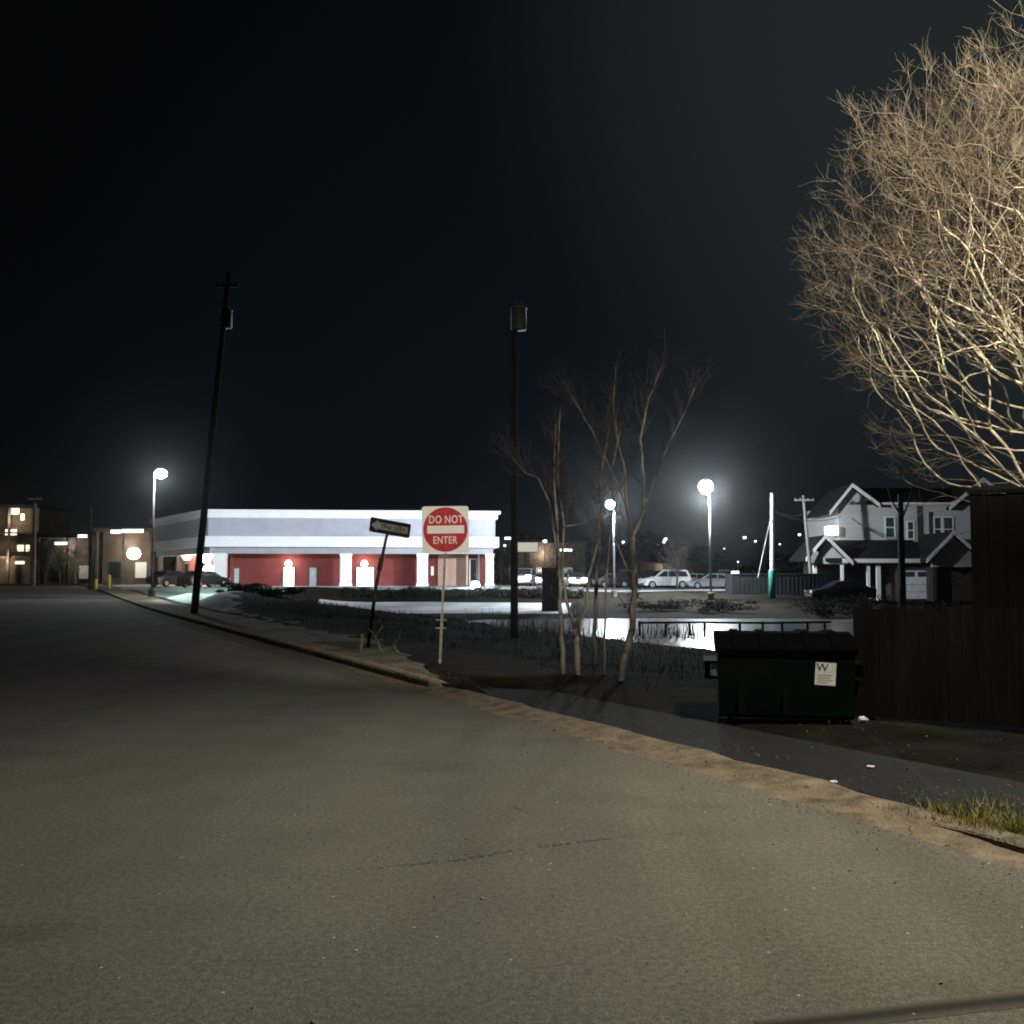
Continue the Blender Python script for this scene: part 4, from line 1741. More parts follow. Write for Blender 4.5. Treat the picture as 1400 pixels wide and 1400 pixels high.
    gable_roof(1268, 1306, 1348, 769, 730, 769, yb - .6, -.003)
    # lit lamp box on the side of the gable
    q = L(1141, 725, -1.0)
    MB().box(x0 - .5, x0 - .003, .3, .5, q.z - .08, q.z + .08).build("lamp_bracket", M_FRAMEDARK, root)
    MB().box(q.x - .45, q.x + .42, -.75, .28, q.z - .36, q.z + .36, None, .06).build("wall_lamp", glow("house_lamp_lens", (1, .97, .86), 3.0), root)


house()

# ------------------------------------------------------------------ dumpster, fence, shed on the right
def dumpster():
    Y = 11.2
    a = G(985, 992, .02)
    c = P(1075, 990, Y)
    gz = h1(c.x + .1, Y) + .0
    root = thing("dumpster", "dark green metal dumpster with a white sticker on its front", "dumpster", (c.x, Y, gz), R(-10))
    w = .70
    dpt = 1.1
    hf, hb = .80, .90
    # body: sloped front, open top, side profile extruded
    prof = [(0.0, .10), (.08, .06), (dpt - .08, .06), (dpt, .10), (dpt, hb), (-.10, hf), (-.10, hf - .12)]
    mb = MB().prism(prof, -w, w, 'x')
    # rolled rim and vertical ribs
    mb.tube([(-w - .02, -.11, hf - .02), (w + .02, -.11, hf - .02)], .028, 8)
    for x in (-.46, 0.0):
        mb.prism([(x - .035, .11), (x + .035, .11), (x + .03, hf - .14), (x - .03, hf - .14)], -.055, -.012, 'y')
    for sx in (-1, 1):
        mb.tube([(sx * (w + .01), -.10, hf - .02), (sx * (w + .01), dpt, hb)], .026, 8)
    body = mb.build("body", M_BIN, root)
    for sx in (-1, 1):
        x = sx * (w + .075)
        pk = MB()
        pk.box(x - .07, x + .07, .12, dpt - .2, .46, .49)
        pk.box(x - .07, x + .07, .12, dpt - .2, .62, .65)
        pk.box(x + sx * .05 - .015, x + sx * .05 + .015, .12, dpt - .2, .491, .619)
        pk.box(x - .065, x + sx * .03 + .03, dpt - .22, dpt - .205, .491, .619)
        pk.build("fork_pocket", M_BIN, root)
    for sx in (-1, 1):
        ld = MB()
        xa, xb = (-w - .03, -.012) if sx < 0 else (.012, w + .03)
        n = 7
        top = []
        for k in range(n + 1):
            t = k / n
            y = -.16 + (dpt + .2) * t
            z = hf + .012 + (hb - hf) * t + .09 * math.sin(math.pi * min(1, t * 1.05))
            top.append((y, z))
        poly = top + [(y, z - .025) for (y, z) in reversed(top)]
        ld.prism(poly, xa, xb, 'x')
        for q in (.3, .7):
            xm = xa + (xb - xa) * q
            ld.prism([(y, z + .022) for (y, z) in top] + [(y, z + .001) for (y, z) in reversed(top)], xm - .04, xm + .04, 'x')
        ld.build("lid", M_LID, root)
    for sx in (-1, 1):
        for y in (.2, dpt - .2):
            MB().tube([(sx * (w - .12) - .02, y, .05), (sx * (w - .12) + .02, y, .05)], .055, 10).build("caster", M_TYRE, root)
    # sticker with its mark and small print
    M = Matrix.Translation((.40, -.015, .555)) @ Matrix.Rotation(R(8.7), 4, 'X') @ Matrix.Rotation(R(3), 4, 'Y')
    sk = MB().box(-.105, .105, -.066, -.062, -.12, .12, M).build("sticker", M_STICKER, root)
    RX = Matrix.Rotation(math.pi / 2, 4, 'X')
    text_mesh("W", .115, "sticker_mark", M_INK, sk, M @ Matrix.Translation((-.035, -.0675, .065)) @ RX, .0006)
    mb = MB()
    for k, wd in enumerate((.15, .13, .15, .10)):
        mb.box(-.08, -.08 + wd, -.068, -.0665, -.012 - k * .026 - .004, -.012 - k * .026 + .004, M)
    mb.build("small_print", M_INKPALE, sk)


dumpster()


def board_fence():
    a = Vector(P(1166, 830, 11.6))
    b = Vector((6.5, 9.6, 0))
    a.z = h1(a.x, a.y)
    root = thing("board_fence", "low near black board fence right of the dumpster", "fence", (a.x, a.y, a.z), math.atan2(b.y - a.y, b.x - a.x))
    L = 5.2
    rs = random.Random(4)
    mb = MB()
    x = 0
    h = CH - (830 - HZ) * 11.6 / FPX - a.z
    while x < L:
        w = .14
        mb.box(x, x + w - .004, rs.uniform(-.004, .004), .0225, .04, h + rs.uniform(-.02, .02))
        x += w
    mb.box(0, L, .0226, .0238, .04, h - .03)
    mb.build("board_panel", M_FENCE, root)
    mb = MB()
    for z in (.3, h - .25):
        mb.box(0, L, .024, .07, z, z + .09)
    mb.build("rail", M_FENCE, root)
    for k in range(3):
        MB().box(.05 + k * 2.5, .15 + k * 2.5, .072, .17, -.2, h + .06).build("post", M_FENCE, root)


board_fence()


def shed():
    Y = 12.6
    a = P(1329, 800, Y)
    gz = h1(a.x, Y)
    root = thing("shed", "dark brown boarded shed at the right edge under the big bare tree", "shed", (a.x, Y, gz), R(-25))
    h = P(1329, 676, Y).z - gz
    mb = MB()
    x = 0
    rs = random.Random(8)
    while x < 4.2:
        mb.box(x, x + .19, rs.uniform(-.012, .004), .05, 0, h)
        x += .195
    mb.box(0.01, 4.2, .051, 3.2, 0, h - .01)
    mb.build("wall", M_SHED, root)
    mb = MB().prism([(-.03, h + .003), (3.3, h + .3), (3.3, h + .36), (-.03, h + .05)], -.03, 4.25, 'x')
    mb.build("roof", M_SHEDROOF, root)
    d = MB().box(1.2, 2.1, -.05, -.013, .05, 2.0)
    dd = d.build("door", M_FENCE, root)
    MB().box(2.0, 2.03, -.09, -.051, .95, 1.1).build("handle", M_RUST, dd)


shed()

# shrubby dark hedge between dumpster and lot, right
def shrub(label, cx, cy, rx, ry, h, n, seed, name="shrub", mt=M_HEDGE, group=None, leaf=.05, cat="shrub"):
    rs = np.random.default_rng(seed)
    gz = h1(cx, cy)
    root = thing(name, label, cat, (cx, cy, gz), 0, group)
    st_ = MB()
    ends = []
    for k in range(16):
        a = rs.uniform(0, 6.28)
        e = Vector((math.cos(a) * rx * rs.uniform(.3, .9), math.sin(a) * ry * rs.uniform(.3, .9), h * rs.uniform(.5, .95)))
        st_.tube([(0, 0, -.1), e * .5 + Vector((0, 0, h * .12)), e], [.02, .013, .005], 4, False)
    st_.build("stem", M_BARKDARK, root)
    mb = MB()
    cl = [(rs.normal(0, .45), rs.normal(0, .45), rs.uniform(.15, .9), rs.uniform(.2, .4)) for _ in range(26)]
    for k in range(n):
        c = cl[rs.integers(0, 26)]
        q = rs.normal(0, 1, 3)
        q = q / np.linalg.norm(q) * c[3] * rs.random() ** .4
        x, y, z = (c[0] + q[0]) * rx, (c[1] + q[1]) * ry, max(.03, (c[2] + q[2] * .7)) * h
        if abs(x) > rx * 1.1 or abs(y) > ry * 1.1:
            continue
        a = Vector(rs.normal(0, 1, 3)).normalized() * leaf * rs.uniform(.6, 1.3)
        b = Vector(rs.normal(0, 1, 3)).normalized() * leaf * .5
        p = Vector((x, y, z))
        i = len(mb.v)
        mb.v += [tuple(p - a), tuple(p + b), tuple(p + a), tuple(p - b)]
        mb.face((i, i + 1, i + 2, i + 3))
    mb.build("foliage", mt, root)
    return root


HG = "dark scrub on the far bank"
for i, (px, Y, rx, h, lab) in enumerate(((330, 56, 1.6, .55, "dark low shrub on the mound right of the leaning pole"),
                                         (372, 54, 1.5, .35, "flat dark shrub on the mound below the lit shop doors"),
                                         (1195, 60, 3.0, 1.5, "broad dark bush before the white garage door"),
                                         (1130, 63, 2.4, 1.1, "dark bush before the house porch"),
                                         (985, 66, 2.2, .8, "low scrub clump on the far shore under the brightest lamp"),
                                         (900, 67, 2.6, .7, "low scrub clump on the far shore below the parked cars"),
                                         (1265, 56, 3.0, 1.4, "broad dark bush before the dark garage opening"))):
    shrub(lab, P(px, 800, Y).x, Y, rx, 1.0, h, 2200, 30 + i, group=HG, leaf=.07)


def hedge():
    """long clipped hedge before the shop lot"""
    rs = np.random.default_rng(44)
    a, b = Vector((-13.4, 81.6, 0)), Vector((5.5, 81.2, 0))
    root = thing("hedge", "long low dark hedge between the shop front and the lower lane", "hedge", (a.x, a.y, h1(a.x, a.y)))
    mb = MB()
    L = (b - a).length
    for k in range(9000):
        u = rs.uniform(0, L)
        p = a + (b - a) * (u / L)
        y = rs.normal(0, .34)
        z = rs.uniform(0, .62 + .1 * math.sin(u * 1.3) + .06 * math.sin(u * 3.7))
        c = Vector((p.x - a.x, p.y + y - a.y, h1(p.x, p.y) + z - root.location.z)) if k % 40 == 0 else None
        if c is None:
            c = Vector((p.x - a.x, p.y + y - a.y, hz_ + z))
        else:
            hz_ = h1(p.x, p.y) - root.location.z
        q1 = Vector(rs.normal(0, 1, 3)).normalized() * .10
        q2 = Vector(rs.normal(0, 1, 3)).normalized() * .06
        i = len(mb.v)
        mb.v += [tuple(c - q1), tuple(c + q2), tuple(c + q1), tuple(c - q2)]
        mb.face((i, i + 1, i + 2, i + 3))
    mb.build("foliage", M_HEDGE, root)
    st_ = MB()
    for k in range(14):
        p = a + (b - a) * ((k + .5) / 14)
        st_.tube([(p.x - a.x, p.y - a.y, h1(p.x, p.y) - root.location.z - .1), (p.x - a.x + .1, p.y - a.y, h1(p.x, p.y) - root.location.z + .5)], [.03, .015], 5)
    st_.build("stem", M_BARKDARK, root)


hedge()

# low rail fence standing in the shallows of the pond
def rail_fence():
    Y = 45.0
    x0, x1 = P(872, 850, Y).x, P(1136, 850, Y).x
    root = thing("rail_fence", "low dark pipe rail fence standing along the bright pond", "fence", (x0, Y, wz - .4))
    L = x1 - x0
    top = P(900, 851.5, Y).z - (wz - .4)
    mb = MB()
    mb.tube([(0, 0, top), (L * .33, .0, top + .02), (L * .66, 0, top - .01), (L, 0, top + .03)], .05, 6)
    mb.build("rail", M_RUST, root)
    rs = random.Random(5)
    for k in range(9):
        x = L * k / 8 + rs.uniform(-.25, .25)
        MB().tube([(x, 0, 0), (x + rs.uniform(-.04, .04), 0, top + .06)], .055, 6).build("post", M_RUST, root)


rail_fence()


def reeds():
    rs = np.random.default_rng(15)
    mb = MB()
    for k in range(420):
        px = rs.choice([rs.uniform(790, 960), rs.uniform(640, 800), rs.uniform(860, 960)])
        Y = rs.uniform(41, 47)
        x = P(px, 850, Y).x
        h = rs.uniform(.3, .9)
        z = max(wz - .1, h1(x, Y) - .05)
        lean = rs.normal(0, .1, 2)
        mb.tube([(x, Y, z), (x + lean[0] * h * .5, Y, z + h * .6), (x + lean[0] * h * 1.4, Y, z + h)], [.012, .009, .004], 3, False)
    tag(mb.build("pond_reeds", M_WEED), "thin dark reeds standing along the near shore of the pond", "reeds", kind="stuff")


reeds()

# ------------------------------------------------------------------ container, cabinet, bollards
def container():
    Y = 76.5
    a, b = P(1001, 822, Y), P(1148, 822, Y)
    gz = h1((a.x + b.x) / 2, Y) - .1
    root = thing("container", "long dark green storage container behind the teal based pole", "container", (a.x, Y, gz))
    L = b.x - a.x
    h = P(1050, 784, Y).z - gz
    mb = MB().box(0, L, .06, 2.4, .1, h - .1)
    n = int(L / .3)
    for k in range(n):
        mb.box(.15 + k * .3, .3 + k * .3, 0, .058, .25, h - .25)
    mb.build("wall", M_CONTAINER, root)
    mb = MB()
    mb.box(-.02, L + .02, -.03, 2.43, h - .098, h)
    mb.box(-.02, L + .02, -.03, .057, .0, .22)
    for x in (-.03, L - .1):
        mb.box(x, x + .13, -.035, .0595, .222, h - .1)
    mb.build("frame", M_CONTAINER, root)
    MB().box(.1, .55, .2, .6, h + .003, h + .16).build("roof_lamp", glow("small_lamp_lens", (.9, .97, 1), 2.0), root)


container()


def cabinet(label, px0, px1, pyt, Y, gz=None):
    a, b = P(px0, 800, Y), P(px1, 800, Y)
    g = h1((a.x + b.x) / 2, Y) - .05
    root = thing("utility_cabinet", label, "cabinet", (a.x, Y, g))
    L = b.x - a.x
    h = P(px0, pyt, Y).z - g
    MB().box(0, L, 0, L * .7, .1, h, None, .03).build("housing", M_CABINET, root)
    MB().box(-.04, L + .04, -.04, L * .7 + .04, -.1, .098).build("plinth", M_WALK, root)
    d = MB().box(.06, L / 2 - .01, -.02, -.002, .18, h - .1)
    d.box(L / 2 + .01, L - .06, -.02, -.002, .18, h - .1)
    dd = d.build("door", M_CABINET, root)
    MB().box(L / 2 + .05, L / 2 + .09, -.05, -.021, h * .5, h * .6).build("handle", M_GALV, dd)


cabinet("black utility cabinet on the lot edge left of the saplings", 741, 765, 776, 68)
cabinet("low dark utility box on the mound before the shop columns", 311, 357, 805, 66)

for px, py, Y, lab in ((131, 803, 86, "shorter yellow bollard, the left of two beyond the lawn"), (149, 802, 84, "brighter yellow bollard, the right of two beyond the lawn")):
    x = P(px, py, Y).x
    g = h1(x, Y)
    b = thing("bollard", lab, "bollard", (x, Y, g), 0, "yellow bollards by the lawn")
    hh = 1.2 if px > 140 else 1.0
    MB().lathe([(.13, -.1), (.13, hh - .08), (.10, hh - .02), (.04, hh)], (0, 0, 0), 12).build("post", M_YELLOW, b, True)
    MB().lathe([(.20, -.1), (.20, .06), (.15, .09)], (0, 0, 0), 12).build("footing", M_WALK, b)


# ------------------------------------------------------------------ cars
def wheel(parent, x, y, r=.34, w=.22):
    t = MB()
    ring = [(r * .62, -w / 2), (r * .95, -w / 2), (r, -w / 3), (r, w / 3), (r * .95, w / 2), (r * .62, w / 2)]
    M = Matrix.Translation((x, y, r)) @ Matrix.Rotation(math.pi / 2, 4, 'X')
    t.lathe(ring, (0, 0, 0), 16, M)
    wh = t.build("wheel", M_TYRE, parent)
    rm = MB().lathe([(r * .6, -w / 2 - .012), (r * .6, w / 2 + .012)], (0, 0, 0), 12, M)
    rm.build("rim", M_RIM, wh)


def car(style, paint, lit=False):
    """car along +x (nose at +x), base at z=0"""
    root = thing("parked_car", "car", "car")
    if style == "suv":
        Lh, W, Hh = 2.35, .94, 1.75
        low = [(-2.3, .45), (-2.32, .75), (-2.25, 1.02), (1.25, 1.05), (2.1, .95), (2.32, .75), (2.33, .42), (2.1, .30), (-2.1, .30)]
        cab = [(-2.22, 1.02), (-2.0, 1.62), (-1.8, 1.74), (.2, 1.76), (.42, 1.72), (1.22, 1.05)]
        win = [[(-2.0, 1.1), (-1.78, 1.58), (-1.05, 1.62), (-1.05, 1.1)], [(-.97, 1.1), (-.97, 1.62), (-.12, 1.62), (-.12, 1.1)], [(-.04, 1.1), (-.04, 1.62), (.28, 1.6), (.98, 1.1)]]
        wx = (-1.42, 1.45)
        wr = .37
    elif style == "pickup":
        Lh, W, Hh = 2.8, .98, 1.85
        low = [(-2.8, .5), (-2.8, 1.12), (-.65, 1.12), (1.3, 1.14), (2.35, 1.06), (2.7, .9), (2.75, .5), (2.5, .36), (-2.6, .36)]
        cab = [(-.75, 1.12), (-.66, 1.76), (-.5, 1.84), (.55, 1.84), (.72, 1.78), (1.35, 1.13)]
        win = [[(-.58, 1.2), (-.52, 1.68), (.02, 1.7), (.02, 1.2)], [(.1, 1.2), (.1, 1.7), (.6, 1.68), (1.1, 1.2)]]
        wx = (-1.65, 1.75)
        wr = .40
    else:
        Lh, W, Hh = 2.35, .9, 1.45
        low = [(-2.3, .42), (-2.34, .8), (-2.2, .96), (-1.5, .98), (1.1, .93), (2.0, .80), (2.3, .62), (2.33, .38), (2.1, .26), (-2.1, .26)]
        cab = [(-1.85, .96), (-1.15, 1.38), (-.8, 1.44), (.1, 1.44), (.35, 1.38), (1.2, .93)]
        win = [[(-1.42, 1.0), (-.98, 1.32), (-.48, 1.35), (-.48, 1.0)], [(-.4, 1.0), (-.4, 1.35), (.1, 1.34), (.28, 1.28), (.82, 1.0)]]
        wx = (-1.4, 1.42)
        wr = .33
    mb = MB()

    def loft(poly, wfun):
        n = len(mb.v)
        k = len(poly)
        for sgn in (-1, 1):
            for (x, z) in poly:
                mb.v.append((x, sgn * wfun(x, z), z))
        mb.face([n + i for i in range(k)])
        mb.face([n + k + i for i in reversed(range(k))])
        for i in range(k):
            j = (i + 1) % k
            mb.face([n + i, n + k + i, n + k + j, n + j])
    endx = max(p[0] for p in low)
    wl = lambda x, z: W * (1 - .10 * max(0, (abs(x) - endx * .72) / (endx * .28)) ** 2) * (1 if .4 < z < 1.0 else .965)
    zb = min(c[1] for c in cab)
    wc = lambda x, z: W * (.955 - .17 * (z - zb) / (Hh - zb))
    loft(low, wl)
    loft(cab, wc)
    body = mb.build("body", paint, root)
    mb2 = MB()
    for poly in win:
        for sgn in (-1, 1):
            n = len(mb2.v)
            for off in (.004, .018):
                for (x, z) in poly:
                    mb2.v.append((x, sgn * (wc(x, z) + off), z))
            k = len(poly)
            idx = [n + k + i for i in range(k)]
            mb2.face(idx if sgn < 0 else list(reversed(idx)))
            for i in range(k):
                j = (i + 1) % k
                mb2.face([n + i, n + k + i, n + k + j, n + j])
    # windscreen and rear screen, proud of the cabin
    for (pa, pb) in ((cab[-1], cab[-2]), (cab[0], cab[1])):
        a = Vector((pa[0], 0, pa[1]))
        b = Vector((pb[0], 0, pb[1]))
        nrm = Vector((b.z - a.z, 0, -(b.x - a.x))).normalized()
        if pa is cab[0]:
            nrm = -nrm if nrm.x > 0 else nrm
        elif nrm.x < 0:
            nrm = -nrm
        p0, p1 = a.lerp(b, .1) + nrm * .012, a.lerp(b, .92) + nrm * .012
        w0, w1 = wc(p0.x, a.lerp(b, .1).z) * .9, wc(p1.x, a.lerp(b, .92).z) * .9
        mb2.quad((p0.x, -w0, p0.z), (p0.x, w0, p0.z), (p1.x, w1, p1.z), (p1.x, -w1, p1.z))
    mb2.build("window", M_GLASSDARK, root)
    for x in wx:
        for sgn in (-1, 1):
            wheel(root, x, sgn * (W - .12), wr)
    zl = .72 if style == "sedan" else .85
    for sgn in (-1, 1):
        MB().box(endx - .22, endx - .01, sgn * W * .66 - (.26 if lit else .17), sgn * W * .66 + (.26 if lit else .17), zl - (.2 if lit else .09), zl + (.2 if lit else .07), None, .02).build(
            "headlight", glow("car_headlight_lit", (1, .98, .92), 14) if lit else M_LAMPCLEAR, root)
        MB().box(-endx - .0, -endx + .14, sgn * W * .74 - .12, sgn * W * .74 + .12, zl - .06, zl + .12, None, .02).build("tail_light", M_LAMPRED, root)
    MB().box(endx - .05, endx + .03, -W * .8, W * .8, .36, .5, None, .03).build("bumper", M_FRAMEDARK, root)
    return root


PW = mat("car_paint_white", (.62, .64, .66), .35, .5, .04)
PS = mat("car_paint_silver", (.30, .32, .34), .35, .5, .04, metal=.4)
PB = mat("car_paint_black", (.012, .012, .014), .3, .5, .1)
PG = mat("car_paint_grey", (.09, .10, .11), .35, .5, .1)
PN = mat("car_paint_navy", (.02, .03, .06), .3, .5, .1)
PT = mat("car_paint_tan", (.26, .23, .19), .4, .5, .1)
CARS = [
    # px of centre, distance, style, paint, yaw, label
    (842, 108, "sedan", PG, 8, "dark grey saloon parked left of the white car rows", False),
    (868, 106, "suv", PB, 12, "black estate car parked behind the tall sapling trunk", False),
    (909, 98, "suv", PW, 188, "white off-road car parked nearest on the lot beyond the pond", False),
    (946, 110, "sedan", PT, 175, "tan saloon between the white car and the bright lamp post", False),
    (972, 97, "sedan", PS, 182, "silver saloon parked beside the brightest lamp post", False),
    (936, 122, "pickup", PG, 10, "grey pickup in the back row of the lot", False),
    (992, 118, "suv", PN, 4, "navy car in the back row right of the lamp post", False),
    (806, 116, "sedan", PB, 170, "black saloon half hidden by the sapling stems", False),
    (717, 103, "suv", PS, 262, "silver car facing the pond with its headlights on", True),
    (786, 104, "sedan", PG, 275, "grey saloon with headlights on right of the black cabinet", True),
    (741, 118, "sedan", PW, 265, "white saloon with headlights on behind the black cabinet", True),
    (236, 95.5, "sedan", PB, 58, "black saloon parked by the left wing of the red shop", False),
    (279, 89.2, "sedan", PB, 62, "black saloon half hidden behind the leaning pole at the red shop", False),
    (1148, 74, "sedan", PB, 185, "dark car before the white house, its roof catching light", False),
]
proto = {}
for (px, Y, style, paint, yaw, lab, lit) in CARS:
    key = (style, paint.name, lit)
    c = car(style, paint, lit) if key not in proto else copy_tree(proto[key])
    proto.setdefault(key, c)
    x = P(px, 800, Y).x
    c.location = (x, Y, h1(x, Y) + .004)
    c.rotation_euler = (0, 0, R(yaw))
    tag(c, lab, "car", "cars parked round the lots")
    if lit:
        f = Vector((math.cos(R(yaw)), math.sin(R(yaw)), 0))
        lamp((2.8, 0, .85), 420, (1, .98, .92), .2, c)


# ------------------------------------------------------------------ far left buildings
def flats():
    Y = 150.0
    a, b = P(-60, 797, Y), P(44, 797, Y)
    gz = h1(a.x, Y)
    root = thing("flats", "far left block of flats with lit walkways and stairs", "building", (a.x, Y, gz))
    L = b.x - a.x
    h = P(0, 694, Y).z - gz
    MB().box(0, L, 1.6, 12, -.5, h).build("wall", M_BEIGE, root)
    MB().box(-.4, L + .4, 0, 12.4, h + .003, h + .4).build("roof", M_SHINGLE, root)
    for z in (h * .34, h * .66):
        MB().box(0, L, .2, 1.598, z, z + .22).build("walkway", M_STONE, root)
        mb = MB()
        for k in range(int(L / .5)):
            mb.box(k * .5, k * .5 + .05, .2, .25, z + .222, z + 1.1)
        mb.box(0, L, .18, .27, z + 1.102, z + 1.18)
        mb.build("railing", M_RUST, root)
    for x in (0, L * .33, L * .66, L - .3):
        MB().box(x, x + .3, -.1, .19, -.4, h).build("post", M_STONE, root)
    for (px, py, w, hh) in ((13, 698, 13, 9), (8, 727, 16, 8), (21, 749, 9, 9), (24, 706, 5, 9), (31, 749, 5, 9), (20, 769, 13, 4), (-20, 745, 12, 10), (-30, 700, 12, 8)):
        q = P(px, py, Y)
        MB().box(q.x - a.x - w * .05, q.x - a.x + w * .05, 1.5, 1.597, q.z - gz - hh * .05, q.z - gz + hh * .05).build("lit_window", E_WINDOW if py != 727 else E_SIGNY, root)
    lamp((L - 3, -.8, h * .85), 420, (1, .85, .6), .3, root)
    lamp((L - 4, -.8, h * .3), 420, (1, .85, .6), .3, root)


flats()


def canopy(name, label, px0, px1, pyt, pyb, Y, strips, wallm, lampz=None, power=900, dark=None):
    a, b = P(px0, 800, Y), P(px1, 800, Y)
    gz = h1((a.x + b.x) / 2, Y)
    root = thing(name, label, "building", (a.x, Y, gz))
    L = b.x - a.x
    k = Y / FPX
    h = P(px0, pyt, Y).z - gz
    MB().box(0, L, 2.0, 8, -.5, h - .003).build("wall", wallm, root)
    MB().box(-.3, L + .3, 0, 8.2, h, h + .35).build("roof", M_FLATROOF, root)
    n = max(2, int(L / 4))
    for i in range(n + 1):
        MB().box(L * i / n - .12, L * i / n + .12, .2, .44, -.4, h - .001).build("post", M_STONE, root)
    for (x0, x1, y) in strips:
        q0, q1 = P(x0, y, Y), P(x1, y, Y)
        MB().box(q0.x - a.x, q1.x - a.x, -.12, -.003, q0.z - gz - .18, q0.z - gz + .18).build("light_strip", E_STRIP, root)
    for i in range(n):
        w = MB().box(L * (i + .25) / n, L * (i + .75) / n, 1.9, 1.997, .6, min(2.6, h * .7)).build("window", M_FRAMEDARK, root)
        MB().box(L * (i + .25) / n + .1, L * (i + .75) / n - .1, 1.87, 1.899, .7, min(2.5, h * .66)).build("pane", E_DIMWIN if i % 2 else M_GLASSDARK, w)
    lamp((L * .5, .8, h * .75), power, (1, .88, .7), .3, root)
    return root


canopy("storefront", "low far storefront with white light strips left of the red shop", 130, 202, 726, 800, 118, ((152, 165, 727), (167, 196, 726)), M_BEIGE, power=260)
canopy("storefront", "brown far building between the flats and the storefront", 50, 128, 735, 799, 140, ((75, 92, 743), (107, 119, 733)), M_STONE, power=350)
# glaring wall lamp on the storefront
q = P(183, 757, 116)
g = h1(q.x, 116)
sl = thing("lamp_post", "glaring warm lamp left of the red shop wing", "lamp post", (q.x, 116, g))
MB().tube([(0, 0, -.2), (0, 0, q.z - g)], [.07, .05], 8).build("pole", M_RUST, sl)
hd = MB().box(-.25, .25, -.2, .2, q.z - g + .605, q.z - g + .75, None, .03).build("lamp_head", M_HEAD, sl)
MB().lathe([(.2, -.62), (.55, -.42), (.72, 0), (.56, .42), (.3, .6)], (0, 0, q.z - g), 14).build("lens", E_WARM, hd, True)
lamp((0, -.7, q.z - g), 2200, (1, .92, .8), .25, sl)

# far centre: low buildings with signs, beyond the lot
canopy("storefront", "far low building with a lit shop sign seen right of the red shop", 684, 800, 742, 800, 165, ((690, 702, 736), (764, 782, 752)), M_STONE, power=500)
canopy("storefront", "far dim building behind the parked cars", 806, 1010, 770, 800, 190, ((906, 910, 741),), M_STONE, power=250)
sg = thing("lit_sign", "yellowish lit sign box beyond the lot right of the red shop", "sign", (P(718, 748, 150).x, 150, h1(P(718, 748, 150).x, 150)))
zt = P(718, 741, 150).z - sg.location.z
zb = P(718, 755, 150).z - sg.location.z
MB().box(-1.7, 1.9, 0, .4, zb, zt).build("sign_box", M_FRAMEDARK, sg)
MB().box(-1.6, 1.8, -.03, -.003, zb + .08, zt - .08).build("sign_face", glow("sign_face_dim", (1, .93, .74), .42), sg)
MB().box(-.15, .15, .1, .3, -.3, zb - .002).build("post", M_RUST, sg)

FAR = [(745, 740, 150, 5, "far lamp above the saplings' left stem"), (738, 780, 128, 3, "far lamp low beside the silver car"),
       (852, 741, 170, 3, "far lamp behind the leaning sapling trunk"),
       (910, 737, 160, 4, "far lamp left of the brightest lot lamp"), (990, 750, 180, 2, "dim far lamp right of the brightest lot lamp"),
       (1018, 735, 190, 4, "far warm lamp left of the white pole"), (1033, 740, 200, 2.5, "small far lamp just left of the white pole"),
       (1093, 731, 185, 3.5, "far lamp behind the leaning crossarm pole"), (1009, 768, 150, 2, "low far lamp above the dark container"),
       (1066, 744, 200, 2, "tiny far lamp right of the white pole"), (770, 757, 170, 3, "far lamp low among the sapling stems"),
       (690, 746, 140, 3, "far lamp beside the right corner of the red shop"), (80, 757, 150, 2, "far lamp over the brown building at left")]
for (px, py, Y, rpx, lab) in FAR:
    q = P(px, py, Y)
    g = h1(q.x, Y)
    t = thing("street_lamp", lab, "street lamp", (q.x, Y, g), 0, "small lit lamps far beyond the lots")
    h = q.z - g
    r = rpx * .5 * Y / FPX
    MB().tube([(0, .1, -.2), (0, .1, h)], [.09, .06], 6).build("pole", M_POLEMETAL if Y < 160 else M_RUST, t)
    hd = MB().box(-r * 1.2, r * 1.2, -.2, .35, h + r * .55, h + r * .55 + .14, None, .02).build("lamp_head", M_HEAD, t)
    MB().lathe([(r * .3, -r * .7), (r * .9, -r * .4), (r, .1 * r), (r * .8, r * .5)], (0, 0, h), 10).build("lens", E_FAR, hd, True)


# ------------------------------------------------------------------ far trees
def bare_far_tree(label, px, Y, py_top, seed, group, mt=M_BARKDARK, width=.42, name="bare_tree"):
    rs = np.random.default_rng(seed)
    x = P(px, 790, Y).x
    g = h1(x, Y)
    h = P(px, py_top, Y).z - g
    root = thing(name, label, "tree", (x, Y, g), 0, group)
    T, W = MB(), MB()
    T.tube([(0, 0, -.2), (rs.normal(0, .1), 0, h * .3), (rs.normal(0, .15), 0, h * .62)], [h * .022, h * .017, h * .01], 7)
    for k in range(34):
        z0 = h * rs.uniform(.22, .62)
        a = rs.uniform(0, 6.28)
        p = Vector((0, 0, z0))
        d = Vector((math.cos(a), math.sin(a), rs.uniform(.6, 1.6))).normalized()
        Lb = h * rs.uniform(.25, width) * (1 if z0 < h * .5 else .8)
        pts = [p.copy()]
        for sg in range(5):
            d = (d + Vector(rs.normal(0, .2, 3)) + Vector((0, 0, .1))).normalized()
            p = p + d * Lb / 5
            pts.append(p.copy())
            for q in range(3):
                e = p + (d + Vector(rs.normal(0, .7, 3))).normalized() * Lb * .22
                e2 = e + (d + Vector(rs.normal(0, .6, 3))).normalized() * Lb * .2
                W.tube([p, e, e2], [h * .0022, h * .0016, h * .0008], 3, False)
        W.tube(pts, [h * .007 * (1 - .15 * j) for j in range(6)], 4, False)
    T.build("trunk", mt, root, True)
    W.build("crown", mt, root, True)


